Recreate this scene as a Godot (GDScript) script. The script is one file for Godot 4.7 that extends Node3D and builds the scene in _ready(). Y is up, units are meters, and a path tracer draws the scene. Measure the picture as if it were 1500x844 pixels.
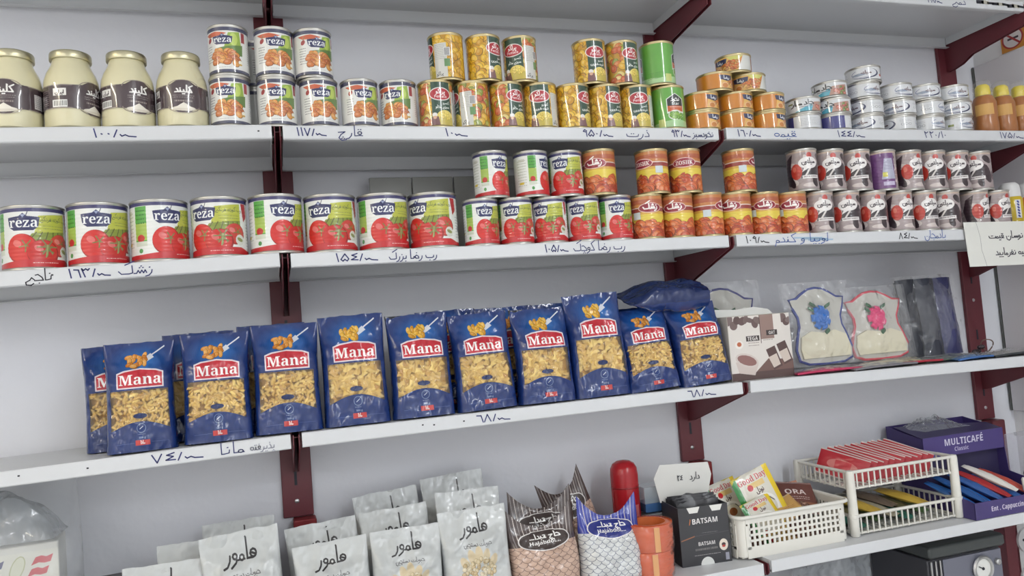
extends Node3D
# A grocery shop's wall shelving: three bays of white steel shelves on maroon uprights, seen from the aisle.
# x runs to the right along the wall, y up from the floor, z out of the wall; metres.

const DEPTH := 0.2816        # front face of the shelves
const LIP := 0.0277          # height of a shelf's front lip

# ------------------------------------------------------------------ mesh building
class Mb:
	var v := PackedVector3Array()
	var n := PackedVector3Array()
	var t := PackedVector2Array()
	var ix := PackedInt32Array()
	func vert(p: Vector3, nn: Vector3, uv := Vector2.ZERO) -> int:
		v.append(p); n.append(nn); t.append(uv)
		return v.size() - 1
	func tri(a: int, b: int, c: int) -> void:
		var g := (v[b] - v[a]).cross(v[c] - v[a])
		if g.length_squared() < 1e-18:
			return
		if g.dot(n[a] + n[b] + n[c]) > 0.0:
			ix.append_array(PackedInt32Array([a, c, b]))
		else:
			ix.append_array(PackedInt32Array([a, b, c]))
	func quad(a: Vector3, b: Vector3, c: Vector3, d: Vector3, nn: Vector3, uvs := []) -> void:
		var u = uvs if uvs.size() == 4 else [Vector2(0, 1), Vector2(1, 1), Vector2(1, 0), Vector2(0, 0)]
		var i := vert(a, nn, u[0]); var j := vert(b, nn, u[1]); var k := vert(c, nn, u[2]); var l := vert(d, nn, u[3])
		tri(i, j, k); tri(i, k, l)
	func box(c: Vector3, s: Vector3, bv := 0.0, basis := Basis.IDENTITY) -> void:
		var h := s / 2.0
		bv = minf(bv, minf(h.x, minf(h.y, h.z)) * 0.9)
		var corner := {}
		for ax in 3:
			for sg in [-1.0, 1.0]:
				var nn := Vector3.ZERO; nn[ax] = sg
				var u: int = (ax + 1) % 3
				var w: int = (ax + 2) % 3
				var ids := []
				for q in [[-1, -1], [1, -1], [1, 1], [-1, 1]]:
					var p := Vector3.ZERO
					p[ax] = sg * h[ax]; p[u] = q[0] * (h[u] - bv); p[w] = q[1] * (h[w] - bv)
					var uv := Vector2(p.x / s.x + 0.5, 0.5 - p.y / s.y)
					if ax == 0: uv = Vector2(0.5 - sg * p.z / s.z, 0.5 - p.y / s.y)
					if ax == 1: uv = Vector2(p.x / s.x + 0.5, 0.5 + p.z / s.z)
					if ax == 2: uv.x = 0.5 + sg * p.x / s.x
					var id := vert(c + basis * p, basis * nn, uv)
					ids.append(id)
					var key := [0, 0, 0]
					key[ax] = int(sg); key[u] = q[0]; key[w] = q[1]
					corner[str(key) + str(ax)] = id
				tri(ids[0], ids[1], ids[2]); tri(ids[0], ids[2], ids[3])
		if bv <= 0.0:
			return
		for ax in 3:
			var u: int = (ax + 1) % 3
			var w: int = (ax + 2) % 3
			for a in [-1, 1]:
				for b in [-1, 1]:
					var k1 := [0, 0, 0]; var k2 := [0, 0, 0]
					k1[ax] = -1; k1[u] = a; k1[w] = b
					k2[ax] = 1; k2[u] = a; k2[w] = b
					var i: int = corner[str(k1) + str(u)]; var j: int = corner[str(k2) + str(u)]
					var k: int = corner[str(k2) + str(w)]; var l: int = corner[str(k1) + str(w)]
					tri(i, j, k); tri(i, k, l)
		for a in [-1, 1]:
			for b in [-1, 1]:
				for d in [-1, 1]:
					var key := str([a, b, d])
					tri(corner[key + "0"], corner[key + "1"], corner[key + "2"])
	# profile: (radius, height) pairs; u = 0.5 faces +z
	func lathe(pr: Array, segs := 40, at := Vector3.ZERO, a0 := -PI, a1 := PI) -> void:
		var y0: float = 1e9
		var y1: float = -1e9
		for p in pr:
			y0 = minf(y0, p.y); y1 = maxf(y1, p.y)
		var sn := []
		for i in pr.size() - 1:
			var d: Vector2 = pr[i + 1] - pr[i]
			sn.append(Vector2(d.y, -d.x).normalized())
		for i in pr.size() - 1:
			var na: Vector2 = sn[i]
			var nb: Vector2 = sn[i]
			if i > 0 and sn[i].dot(sn[i - 1]) > 0.7: na = (sn[i] + sn[i - 1]).normalized()
			if i < sn.size() - 1 and sn[i].dot(sn[i + 1]) > 0.7: nb = (sn[i] + sn[i + 1]).normalized()
			var prev := [-1, -1]
			for s in segs + 1:
				var u := float(s) / segs
				var a := lerpf(a0, a1, u)
				var sx := sin(a); var cz := cos(a)
				var p: Vector2 = pr[i]; var q: Vector2 = pr[i + 1]
				var e := maxf(y1 - y0, 1e-6)
				var ia := vert(at + Vector3(p.x * sx, p.y, p.x * cz), Vector3(na.x * sx, na.y, na.x * cz), Vector2(u, 1.0 - (p.y - y0) / e))
				var ib := vert(at + Vector3(q.x * sx, q.y, q.x * cz), Vector3(nb.x * sx, nb.y, nb.x * cz), Vector2(u, 1.0 - (q.y - y0) / e))
				if s > 0:
					tri(prev[0], ia, ib); tri(prev[0], ib, prev[1])
				prev = [ia, ib]
	func tube(pts: Array, r: float, sides := 6, closed := false) -> void:
		var rings := []
		var m := pts.size()
		for i in m:
			var a: Vector3 = pts[(i - 1 + m) % m] if closed or i > 0 else pts[i]
			var b: Vector3 = pts[(i + 1) % m] if closed or i < m - 1 else pts[i]
			var d := (b - a).normalized()
			var up := Vector3.UP if absf(d.y) < 0.9 else Vector3.RIGHT
			var s := d.cross(up).normalized()
			var w := s.cross(d).normalized()
			var ring := []
			for k in sides:
				var g := TAU * k / sides
				var nn := s * cos(g) + w * sin(g)
				ring.append(vert(pts[i] + nn * r, nn, Vector2(float(k) / sides, float(i) / m)))
			rings.append(ring)
		for i in (m if closed else m - 1):
			for k in sides:
				var a: Array = rings[i]; var b: Array = rings[(i + 1) % m]
				tri(a[k], b[k], b[(k + 1) % sides]); tri(a[k], b[(k + 1) % sides], a[(k + 1) % sides])
		if not closed:
			for e in [0, m - 1]:
				var d: Vector3 = (pts[0] - pts[1]) if e == 0 else (pts[m - 1] - pts[m - 2])
				d = d.normalized()
				var c := vert(pts[e], d)
				var rim := []
				for k in sides: rim.append(vert(v[rings[e][k]], d))
				for k in sides: tri(c, rim[k], rim[(k + 1) % sides])
	# flat stroke in the plane across nn
	func ribbon(pts: Array, w: float, nn: Vector3) -> void:
		for i in pts.size() - 1:
			var d: Vector3 = (pts[i + 1] - pts[i])
			if d.length() < 1e-6: continue
			d = d.normalized()
			var s := d.cross(nn).normalized() * w / 2.0
			var e := d * w * 0.3
			quad(pts[i] - s - e, pts[i + 1] - s + e, pts[i + 1] + s + e, pts[i] + s - e, nn)
	# polygon in x,y of the given frame, pushed d along the frame's z
	func extrude(poly: PackedVector2Array, d: float, fr := Transform3D.IDENTITY) -> void:
		var tris := Geometry2D.triangulate_polygon(poly)
		var lo := Vector2(1e9, 1e9); var hi := Vector2(-1e9, -1e9)
		for p in poly:
			lo = lo.min(p); hi = hi.max(p)
		for side in [0, 1]:
			var nn: Vector3 = fr.basis * Vector3(0, 0, -1.0 if side == 0 else 1.0)
			var ids := []
			for p in poly:
				ids.append(vert(fr * Vector3(p.x, p.y, d * side), nn, Vector2((p.x - lo.x) / (hi.x - lo.x), 1.0 - (p.y - lo.y) / (hi.y - lo.y))))
			for k in range(0, tris.size(), 3):
				tri(ids[tris[k]], ids[tris[k + 1]], ids[tris[k + 2]])
		var area := 0.0
		for i in poly.size():
			area += poly[i].cross(poly[(i + 1) % poly.size()])
		for i in poly.size():
			var a := poly[i]; var b := poly[(i + 1) % poly.size()]
			var e := b - a
			var nn: Vector3 = fr.basis * (Vector3(e.y, -e.x, 0).normalized() * signf(area))
			quad(fr * Vector3(a.x, a.y, 0), fr * Vector3(b.x, b.y, 0), fr * Vector3(b.x, b.y, d), fr * Vector3(a.x, a.y, d), nn)
	# surface p(u, v); hint points outwards; uv rectangle r
	func grid(nu: int, nv: int, f: Callable, hint: Vector3, r := Rect2(0, 0, 1, 1)) -> void:
		var first := v.size()
		for j in nv + 1:
			for i in nu + 1:
				var u := float(i) / nu; var w := float(j) / nv
				var p: Vector3 = f.call(u, w)
				var du: Vector3 = f.call(minf(u + 0.01, 1.0), w) - f.call(maxf(u - 0.01, 0.0), w)
				var dv: Vector3 = f.call(u, minf(w + 0.01, 1.0)) - f.call(u, maxf(w - 0.01, 0.0))
				var nn := du.cross(dv).normalized()
				if nn.dot(hint) < 0.0: nn = -nn
				if nn.length_squared() < 0.5: nn = hint
				vert(p, nn, Vector2(r.position.x + u * r.size.x, r.position.y + (1.0 - w) * r.size.y))
		for j in nv:
			for i in nu:
				var a := first + j * (nu + 1) + i
				tri(a, a + 1, a + nu + 2); tri(a, a + nu + 2, a + nu + 1)
	func mesh() -> ArrayMesh:
		var arr := []
		arr.resize(Mesh.ARRAY_MAX)
		arr[Mesh.ARRAY_VERTEX] = v; arr[Mesh.ARRAY_NORMAL] = n; arr[Mesh.ARRAY_TEX_UV] = t; arr[Mesh.ARRAY_INDEX] = ix
		var m := ArrayMesh.new()
		m.add_surface_from_arrays(Mesh.PRIMITIVE_TRIANGLES, arr)
		return m

# ------------------------------------------------------------------ painting flat print
class Cv:
	var im: Image
	var w: int
	var h: int
	func _init(ww: int, hh: int, c: Color) -> void:
		w = ww; h = hh
		im = Image.create_empty(w, h, false, Image.FORMAT_RGBA8)
		im.fill(c)
	func rect(x0: float, y0: float, x1: float, y1: float, c: Color) -> void:
		im.fill_rect(Rect2i(int(x0), int(y0), maxi(1, int(x1) - int(x0)), maxi(1, int(y1) - int(y0))), c)
	func ell(cx: float, cy: float, rx: float, ry: float, c: Color, ang := 0.0) -> void:
		if ang == 0.0:
			for y in range(maxi(0, int(cy - ry)), mini(h, int(cy + ry) + 1)):
				var q := 1.0 - pow((y + 0.5 - cy) / ry, 2)
				if q > 0.0:
					var d := rx * sqrt(q)
					im.fill_rect(Rect2i(int(cx - d), y, maxi(1, int(2 * d)), 1), c)
			return
		var pts := PackedVector2Array()
		for k in 14:
			pts.append(Vector2(cx, cy) + Vector2(rx * cos(TAU * k / 14), ry * sin(TAU * k / 14)).rotated(ang))
		poly(pts, c)
	func poly(p: PackedVector2Array, c: Color) -> void:
		var lo := 1e9; var hi := -1e9
		for q in p:
			lo = minf(lo, q.y); hi = maxf(hi, q.y)
		for y in range(maxi(0, int(lo)), mini(h, int(hi) + 1)):
			var xs := []
			var yy := y + 0.5
			for i in p.size():
				var a := p[i]; var b := p[(i + 1) % p.size()]
				if (a.y <= yy) != (b.y <= yy):
					xs.append(a.x + (b.x - a.x) * (yy - a.y) / (b.y - a.y))
			xs.sort()
			for k in range(0, xs.size() - 1, 2):
				var x0 := int(round(xs[k])); var x1 := int(round(xs[k + 1]))
				if x1 > x0: im.fill_rect(Rect2i(x0, y, x1 - x0, 1), c)
	func line(p: Array, wd: float, c: Color) -> void:
		for i in p.size() - 1:
			var a: Vector2 = p[i]; var b: Vector2 = p[i + 1]
			var d := b - a
			var s := Vector2(-d.y, d.x).normalized() * wd / 2.0
			poly(PackedVector2Array([a - s, b - s, b + s, a + s]), c)
			if wd > 2.0: ell(b.x, b.y, wd / 2.0, wd / 2.0, c)
		if wd > 2.0: ell(p[0].x, p[0].y, wd / 2.0, wd / 2.0, c)
	func arc(cx: float, cy: float, rx: float, ry: float, wd: float, c: Color, a0 := 0.0, a1 := TAU) -> void:
		var pts := []
		for k in 25:
			var a := lerpf(a0, a1, k / 24.0)
			pts.append(Vector2(cx + rx * cos(a), cy + ry * sin(a)))
		line(pts, wd, c)
	# latin text centred on cx, base line y
	func text(font: Font, size: int, s: String, cx: float, y: float, c: Color, sx := 1.0) -> void:
		var ts := TextServerManager.get_primary_interface()
		var tl := TextLine.new()
		tl.add_string(s, font, size)
		var gl: Array = ts.shaped_text_get_glyphs(tl.get_rid())
		var total := 0.0
		for g in gl: total += g.advance * sx
		var x := cx - total / 2.0
		var key := Vector2i(size, 0)
		for g in gl:
			ts.font_render_glyph(g.font_rid, key, g.index)
			var r: Rect2 = ts.font_get_glyph_uv_rect(g.font_rid, key, g.index)
			var ti: int = ts.font_get_glyph_texture_idx(g.font_rid, key, g.index)
			var off: Vector2 = ts.font_get_glyph_offset(g.font_rid, key, g.index)
			if ti >= 0 and r.size.x > 0:
				var src: Image = ts.font_get_texture_image(g.font_rid, key, ti)
				for py in int(r.size.y):
					for px in int(r.size.x * sx):
						var a := src.get_pixel(int(r.position.x + px / sx), int(r.position.y) + py).a
						if a > 0.05:
							var X := int(x + off.x * sx) + px; var Y := int(y + off.y) + py
							if X >= 0 and X < w and Y >= 0 and Y < h:
								im.set_pixel(X, Y, im.get_pixel(X, Y).lerp(Color(c.r, c.g, c.b, 1.0), a * c.a))
			x += g.advance * sx
	# persian words from pen strokes, centred on cx
	func fa(s: String, cx: float, y: float, size: float, wd: float, c: Color) -> void:
		var lay: Dictionary = Pen.words(s)
		for l in lay.lines:
			var pts := []
			for p in l: pts.append(Vector2(cx + (p.x - lay.width / 2.0) * size, y - p.y * size))
			line(pts, wd, c)
	func small_print(x0: float, y0: float, x1: float, rows: int, step: float, c: Color, rng: RandomNumberGenerator) -> void:
		for r in rows:
			var x := x0
			while x < x1 - 3:
				var l := rng.randf_range(3, 11)
				rect(x, y0 + r * step, minf(x + l, x1), y0 + r * step + maxf(1.0, step * 0.28), c)
				x += l + rng.randf_range(2, 4)
	# overlapping rounded pieces of food, back to front
	func pieces(box: Rect2, num: int, rx: float, ry: float, cols: Array, rng: RandomNumberGenerator, inside = null) -> void:
		for k in num:
			var cx := box.position.x + rng.randf() * box.size.x
			var cy := box.position.y + box.size.y * (k + rng.randf()) / num
			if inside != null and not inside.call(cx, cy): continue
			var a := rng.randf_range(0.1, PI)
			var c: Color = cols[rng.randi() % cols.size()]
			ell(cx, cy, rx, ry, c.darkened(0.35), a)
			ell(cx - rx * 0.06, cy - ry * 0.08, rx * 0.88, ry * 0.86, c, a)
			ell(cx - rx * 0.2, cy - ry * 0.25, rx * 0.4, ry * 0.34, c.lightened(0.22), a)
	func tex() -> ImageTexture:
		return ImageTexture.create_from_image(im)

# persian letters and digits as pen strokes; letters run right to left
class Pen:
	static func dots(num: int, x: float, y: float) -> Array:
		var o := []
		var sp := [[0.0, 0.0]] if num == 1 else ([[-0.13, 0.0], [0.13, 0.0]] if num == 2 else [[-0.15, 0.0], [0.15, 0.0], [0.0, 0.22]])
		for d in sp: o.append([Vector2(x + d[0] - 0.04, y + d[1]), Vector2(x + d[0] + 0.05, y + d[1] - 0.03)])
		return o
	static func ring(x: float, y: float, r: float) -> Array:
		var o := []
		for k in 9: o.append(Vector2(x + r * cos(TAU * k / 8), y + r * sin(TAU * k / 8)))
		return o
	static func pts(a: Array) -> Array:
		var o := []
		for k in range(0, a.size(), 2): o.append(Vector2(a[k], a[k + 1]))
		return o
	# returns [advance, lines]; x grows to the left here
	static func letter(ch: String, joins_prev: bool, joins_next: bool) -> Array:
		var L := []
		var adv := 0.6
		if ch in "اآ":
			adv = 0.42; L = [pts([0.2, 1.55, 0.2, 0.0])]
			if joins_prev: L.append(pts([0, 0, 0.2, 0]))
		elif ch in "بپتثنی" and joins_next:
			adv = 0.55; L = [pts([0, 0, 0.2, 0.05, 0.25, 0.5, 0.32, 0.05, 0.55, 0])] if joins_prev else [pts([0.12, 0.5, 0.16, 0.08, 0.55, 0])]
			if ch == "ب": L += dots(1, 0.25, -0.4)
			if ch == "پ": L += dots(3, 0.25, -0.55)
			if ch == "ی": L += dots(2, 0.25, -0.4)
			if ch == "ت": L += dots(2, 0.25, 0.85)
			if ch == "ن": L += dots(1, 0.25, 0.85)
		elif ch in "بپتث":
			adv = 1.55; L = [pts([0.05, 0.4, 0.1, 0.08, 0.4, 0, 1.1, 0, 1.4, 0.1, 1.45, 0.45])]
			if ch == "ب": L += dots(1, 0.75, -0.4)
			if ch == "پ": L += dots(3, 0.75, -0.5)
			if ch == "ت": L += dots(2, 0.75, 0.5)
		elif ch == "ن":
			adv = 1.15; L = [pts([0.05, 0.35, 0.1, -0.25, 0.5, -0.55, 0.95, -0.25, 1.0, 0.35])] + dots(1, 0.52, 0.35)
		elif ch == "ی":
			adv = 1.15; L = [pts([0, 0.1, 0.3, 0.42, 0.5, 0.1, 0.95, -0.15, 0.9, -0.5, 0.4, -0.6, 0.1, -0.35])]
		elif ch in "جچحخ":
			if joins_next:
				adv = 0.95; L = [pts([0.85, 0.72, 0.55, 0.78, 0.15, 0.4, 0.0, 0.0]), pts([0.0, 0, 0.95, 0])]
			else:
				adv = 1.05; L = [pts([0.95, 0.5, 0.2, 0.6, 0.65, 0.2, 0.9, -0.3, 0.6, -0.7, 0.1, -0.6])]
			if ch == "ج": L += dots(1, 0.45, -0.35)
			if ch == "چ": L += dots(3, 0.45, -0.4)
			if ch == "خ": L += dots(1, 0.45, 1.05)
		elif ch in "دذ":
			adv = 0.68; L = [pts([0.3, 0.75, 0.12, 0.4, 0.08, 0.05, 0.6, 0.0])]
			if ch == "ذ": L += dots(1, 0.3, 1.05)
		elif ch in "رزژ":
			adv = 0.6; L = [pts([0.1, 0.38, 0.16, 0.0, 0.4, -0.35, 0.72, -0.45])]
			if ch == "ز": L += dots(1, 0.3, 0.75)
		elif ch in "سش":
			L = [pts([0, 0, 0.12, 0.4, 0.28, 0, 0.42, 0.4, 0.6, 0, 0.75, 0.38, 0.9, 0.0])]
			if joins_next:
				adv = 1.15; L.append(pts([0.9, 0, 1.15, 0]))
			else:
				adv = 1.75; L.append(pts([0.9, 0, 1.0, -0.5, 1.4, -0.55, 1.65, 0.2]))
			if ch == "ش": L += dots(3, 0.45, 0.75)
		elif ch in "صض":
			adv = 1.3; L = [pts([0.1, 0, 0.15, 0.3, 0.5, 0.55, 0.75, 0.3, 0.6, 0.0, 0.1, 0.0]), pts([0.6, 0, 0.95, 0.3, 1.0, 0, 1.3, 0])]
			if ch == "ض": L += dots(1, 0.45, 0.95)
		elif ch in "عغ":
			adv = 0.85; L = [pts([0.6, 0.72, 0.3, 0.75, 0.2, 0.45, 0.45, 0.3, 0.1, 0.0, 0.85, 0])]
		elif ch in "فق":
			L = [ring(0.3, 0.42, 0.22), pts([0, 0, 0.3, 0.05, 0.65, 0])]
			L += dots(1 if ch == "ف" else 2, 0.3, 0.95)
			adv = 0.65
			if not joins_next:
				adv = 1.4; L.append(pts([0.6, 0, 1.15, 0, 1.3, 0.35]))
		elif ch in "کگ":
			if joins_next:
				adv = 0.8; L = [pts([0.0, 1.55, 0.62, 1.1, 0.35, 0.55, 0.12, 0.0, 0.8, 0.0])]
			else:
				adv = 1.45; L = [pts([0.12, 1.1, 0.1, 0.1, 0.4, 0, 1.1, 0, 1.35, 0.4]), pts([-0.1, 1.7, 0.75, 1.2])]
		elif ch == "ل":
			if joins_next:
				adv = 0.45; L = [pts([0.18, 1.55, 0.2, 0.05, 0.45, 0])]
			else:
				adv = 1.1; L = [pts([0.15, 1.55, 0.15, -0.2, 0.45, -0.5, 0.9, -0.3, 0.95, 0.2])]
		elif ch == "م":
			adv = 0.62; L = [ring(0.28, 0.14, 0.2), pts([0, 0, 0.15, 0.0])]
			L.append(pts([0.4, 0, 0.62, 0]) if joins_next else pts([0.45, 0.05, 0.6, -0.7]))
		elif ch == "و":
			adv = 0.62; L = [ring(0.28, 0.3, 0.2), pts([0.1, 0.22, 0.2, -0.15, 0.65, -0.45])]
		elif ch == "ه":
			adv = 0.72; L = [ring(0.34, 0.3, 0.28)]
			if joins_next: L.append(pts([0.15, 0.2, 0.5, 0.35])); L.append(pts([0.35, 0.02, 0.72, 0]))
		elif ch == "…":
			adv = 1.0; L = [pts([0.1, 0.05, 0.2, 0.05]), pts([0.42, 0.05, 0.52, 0.05]), pts([0.75, 0.05, 0.85, 0.05])]
		else:
			adv = 0.45
		return [adv, L]
	static func words(s: String) -> Dictionary:
		var lines := []
		var x := 0.0
		var breaks := "اآدذرزژو …"
		for k in s.length():
			var jp := k > 0 and not s[k - 1] in breaks and s[k] != " "
			var jn := k < s.length() - 1 and not s[k] in breaks and s[k + 1] != " "
			var g := letter(s[k], jp, jn)
			for l in g[1]:
				var o := []
				for p in l: o.append(Vector2(-(x + p.x), p.y))
				lines.append(o)
			x += g[0]
		for l in lines:
			for i in l.size(): l[i] += Vector2(x, 0)
		return {"lines": lines, "width": x}
	# hand-written prices, left to right
	static func price(s: String) -> Dictionary:
		var lines := []
		var x := 0.0
		var shapes := {"0": [0.4, [0.15, 0.5, 0.22, 0.42]], "1": [0.35, [0.1, 1.2, 0.22, 0.0]], "2": [0.65, [0.28, 0.0, 0.1, 1.15, 0.3, 0.85, 0.52, 1.1]], "3": [0.75, [0.28, 0.0, 0.05, 1.15, 0.2, 0.9, 0.35, 1.1, 0.5, 0.88, 0.62, 1.1]],
			"4": [0.65, [0.55, 1.1, 0.15, 0.85, 0.5, 0.6, 0.1, 0.2, 0.6, 0.15]], "5": [0.7, [0.35, 1.1, 0.05, 0.3, 0.2, 0.05, 0.33, 0.3, 0.5, 0.05, 0.62, 0.35, 0.35, 1.1]], "6": [0.6, [0.08, 1.05, 0.42, 1.0, 0.55, 0.0]],
			"7": [0.65, [0.05, 1.1, 0.3, 0.0, 0.55, 1.1]], "8": [0.65, [0.05, 0.0, 0.3, 1.1, 0.55, 0.0]], "9": [0.55, [0.45, 0.9, 0.25, 1.15, 0.1, 0.85, 0.4, 0.75, 0.45, 0.0]], "/": [0.4, [0.28, 1.0, 0.08, 0.0]], "~": [1.05, [0.05, 0.35, 0.15, 0.12, 0.35, 0.3, 0.55, 0.08, 0.98, 0.0]]}
		for k in s.length():
			if shapes.has(s[k]):
				var o := []
				for p in pts(shapes[s[k]][1]): o.append(Vector2(x + p.x, p.y))
				lines.append(o)
				x += shapes[s[k]][0]
			else: x += 0.4
		return {"lines": lines, "width": x}

# ------------------------------------------------------------------ helpers
var M := {}
var used := {}
var cache := {}
var serif: SystemFont
var sans: SystemFont
var ORD := ["first", "second", "third", "fourth", "fifth", "sixth", "seventh", "eighth", "ninth", "tenth", "eleventh", "twelfth"]

func numbered(called: String) -> String:
	var k: int = used.get(called, -1) + 1
	used[called] = k
	return called if k == 0 else "%s_%03d" % [called, k]
func tag(o: Node, label: String, category: String, group := "", kind := "") -> void:
	if label: o.set_meta("label", label)
	if category: o.set_meta("category", category)
	if group: o.set_meta("group", group)
	if kind: o.set_meta("kind", kind)
func thing(called: String, label: String, category: String, at := Vector3.ZERO, turn := 0.0, group := "") -> Node3D:
	var o := Node3D.new()
	o.name = numbered(called)
	add_child(o)
	o.position = at
	o.rotation.y = turn
	tag(o, label, category, group)
	return o
func part(called: String, what, m: Material, parent: Node, label := "") -> MeshInstance3D:
	var o := MeshInstance3D.new()
	o.name = called
	o.mesh = what.mesh() if what is Mb else what
	o.material_override = m
	parent.add_child(o, true)
	if label: o.set_meta("label", label)
	return o
func struct(called: String, mb: Mb, m: Material) -> MeshInstance3D:
	var o := part(called, mb, m, self)
	o.set_meta("kind", "structure")
	return o
func mat(c: Color, rough := 0.6, metal := 0.0, spec := 0.5) -> StandardMaterial3D:
	var m := StandardMaterial3D.new()
	m.albedo_color = c; m.roughness = rough; m.metallic = metal; m.metallic_specular = spec
	return m
func rgb(r: int, g: int, b: int) -> Color:
	return Color(r / 255.0, g / 255.0, b / 255.0)
func printed(cv: Cv, rough := 0.35, coat := 0.0) -> StandardMaterial3D:
	var m := mat(Color.WHITE, rough)
	m.albedo_texture = cv.tex()
	m.texture_repeat = false
	if coat > 0.0:
		m.clearcoat_enabled = true; m.clearcoat = coat; m.clearcoat_roughness = 0.05
	return m
func clear(c: Color, alpha: float, rough := 0.06) -> StandardMaterial3D:
	var m := mat(Color(c.r, c.g, c.b, alpha), rough)
	m.transparency = BaseMaterial3D.TRANSPARENCY_ALPHA
	return m
func rng_of(s: int) -> RandomNumberGenerator:
	var r := RandomNumberGenerator.new()
	r.seed = s
	return r
func noise_normal(freq: float, strength: float, s: int, size := 256) -> NoiseTexture2D:
	var t := NoiseTexture2D.new()
	var f := FastNoiseLite.new()
	f.seed = s; f.frequency = freq; f.fractal_octaves = 3
	t.noise = f; t.width = size; t.height = size; t.seamless = true; t.as_normal_map = true; t.bump_strength = strength
	return t
func wrinkled(m: StandardMaterial3D, amount := 0.5, tiling := 2.0) -> StandardMaterial3D:
	m.normal_enabled = true; m.normal_texture = M.wrinkle_map; m.normal_scale = amount
	return m

# ------------------------------------------------------------------ printed labels
func reza_logo(cv: Cv, cx: float, cy: float, s: float) -> void:
	var navy := rgb(44, 48, 92)
	cv.poly(PackedVector2Array([Vector2(cx - s, cy - s * 0.42), Vector2(cx - s * 0.25, cy - s * 0.5), Vector2(cx, cy - s * 0.72), Vector2(cx + s * 0.25, cy - s * 0.5), Vector2(cx + s, cy - s * 0.42), Vector2(cx + s * 0.9, cy + s * 0.25), Vector2(cx + s * 0.6, cy + s * 0.48), Vector2(cx - s * 0.6, cy + s * 0.48), Vector2(cx - s * 0.9, cy + s * 0.25)]), navy)
	cv.poly(PackedVector2Array([Vector2(cx - s * 0.16, cy - s * 0.62), Vector2(cx + s * 0.16, cy - s * 0.62), Vector2(cx, cy - s * 0.4)]), rgb(150, 160, 190))
	cv.text(serif, int(s * 0.92), "reza", cx, cy + s * 0.28, rgb(238, 240, 240), 0.9)

func label_beans() -> Cv:
	var r := rng_of(3)
	var cv := Cv.new(768, 320, rgb(226, 226, 222))
	cv.rect(0, 0, 768, 26, rgb(64, 66, 92)); cv.rect(0, 300, 768, 320, rgb(70, 72, 96))
	# left of the front: red sauce splash, peppers, small print
	cv.poly(PackedVector2Array([Vector2(262, 40), Vector2(350, 30), Vector2(420, 44), Vector2(390, 60), Vector2(300, 66)]), rgb(196, 92, 58))
	cv.ell(300, 86, 14, 20, rgb(150, 40, 44), 0.5); cv.line([Vector2(304, 66), Vector2(312, 46)], 4, rgb(90, 110, 60))
	cv.small_print(268, 128, 318, 7, 18, rgb(120, 120, 124), r)
	# green leaf sweep to the right of the logo
	cv.poly(PackedVector2Array([Vector2(430, 40), Vector2(500, 28), Vector2(512, 150), Vector2(420, 170), Vector2(400, 150)]), rgb(150, 178, 72))
	cv.ell(462, 86, 26, 44, rgb(186, 206, 96)); cv.poly(PackedVector2Array([Vector2(350, 150), Vector2(520, 120), Vector2(515, 200), Vector2(340, 190)]), rgb(96, 128, 62))
	cv.rect(512, 28, 540, 100, rgb(156, 60, 64))
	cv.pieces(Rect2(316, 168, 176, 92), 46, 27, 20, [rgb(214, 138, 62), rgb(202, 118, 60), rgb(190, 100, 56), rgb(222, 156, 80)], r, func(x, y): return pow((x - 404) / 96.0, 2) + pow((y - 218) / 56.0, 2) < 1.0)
	cv.ell(500, 246, 14, 14, rgb(236, 234, 220)); cv.ell(500, 262, 12, 7, rgb(196, 160, 80))
	reza_logo(cv, 392, 92, 64)
	cv.small_print(350, 284, 440, 1, 8, rgb(110, 110, 120), r)
	cv.small_print(560, 120, 640, 9, 15, rgb(150, 150, 160), r)
	cv.arc(600, 220, 22, 22, 3, rgb(120, 122, 140)); cv.rect(30, 150, 120, 250, rgb(200, 200, 200))
	return cv

func tomato(cv: Cv, x: float, y: float, rx: float, ry: float, c: Color) -> void:
	cv.ell(x, y, rx, ry, c.darkened(0.22)); cv.ell(x - rx * 0.05, y - ry * 0.05, rx * 0.93, ry * 0.92, c)
	cv.ell(x - rx * 0.3, y - ry * 0.35, rx * 0.3, ry * 0.22, c.lightened(0.3), 0.6)
	for k in 5:
		var a := TAU * k / 5 + 0.4
		cv.line([Vector2(x + rx * 0.25, y - ry * 0.2), Vector2(x + rx * 0.25 + cos(a) * rx * 0.42, y - ry * 0.2 + sin(a) * ry * 0.42)], rx * 0.08, rgb(118, 128, 70))

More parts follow.
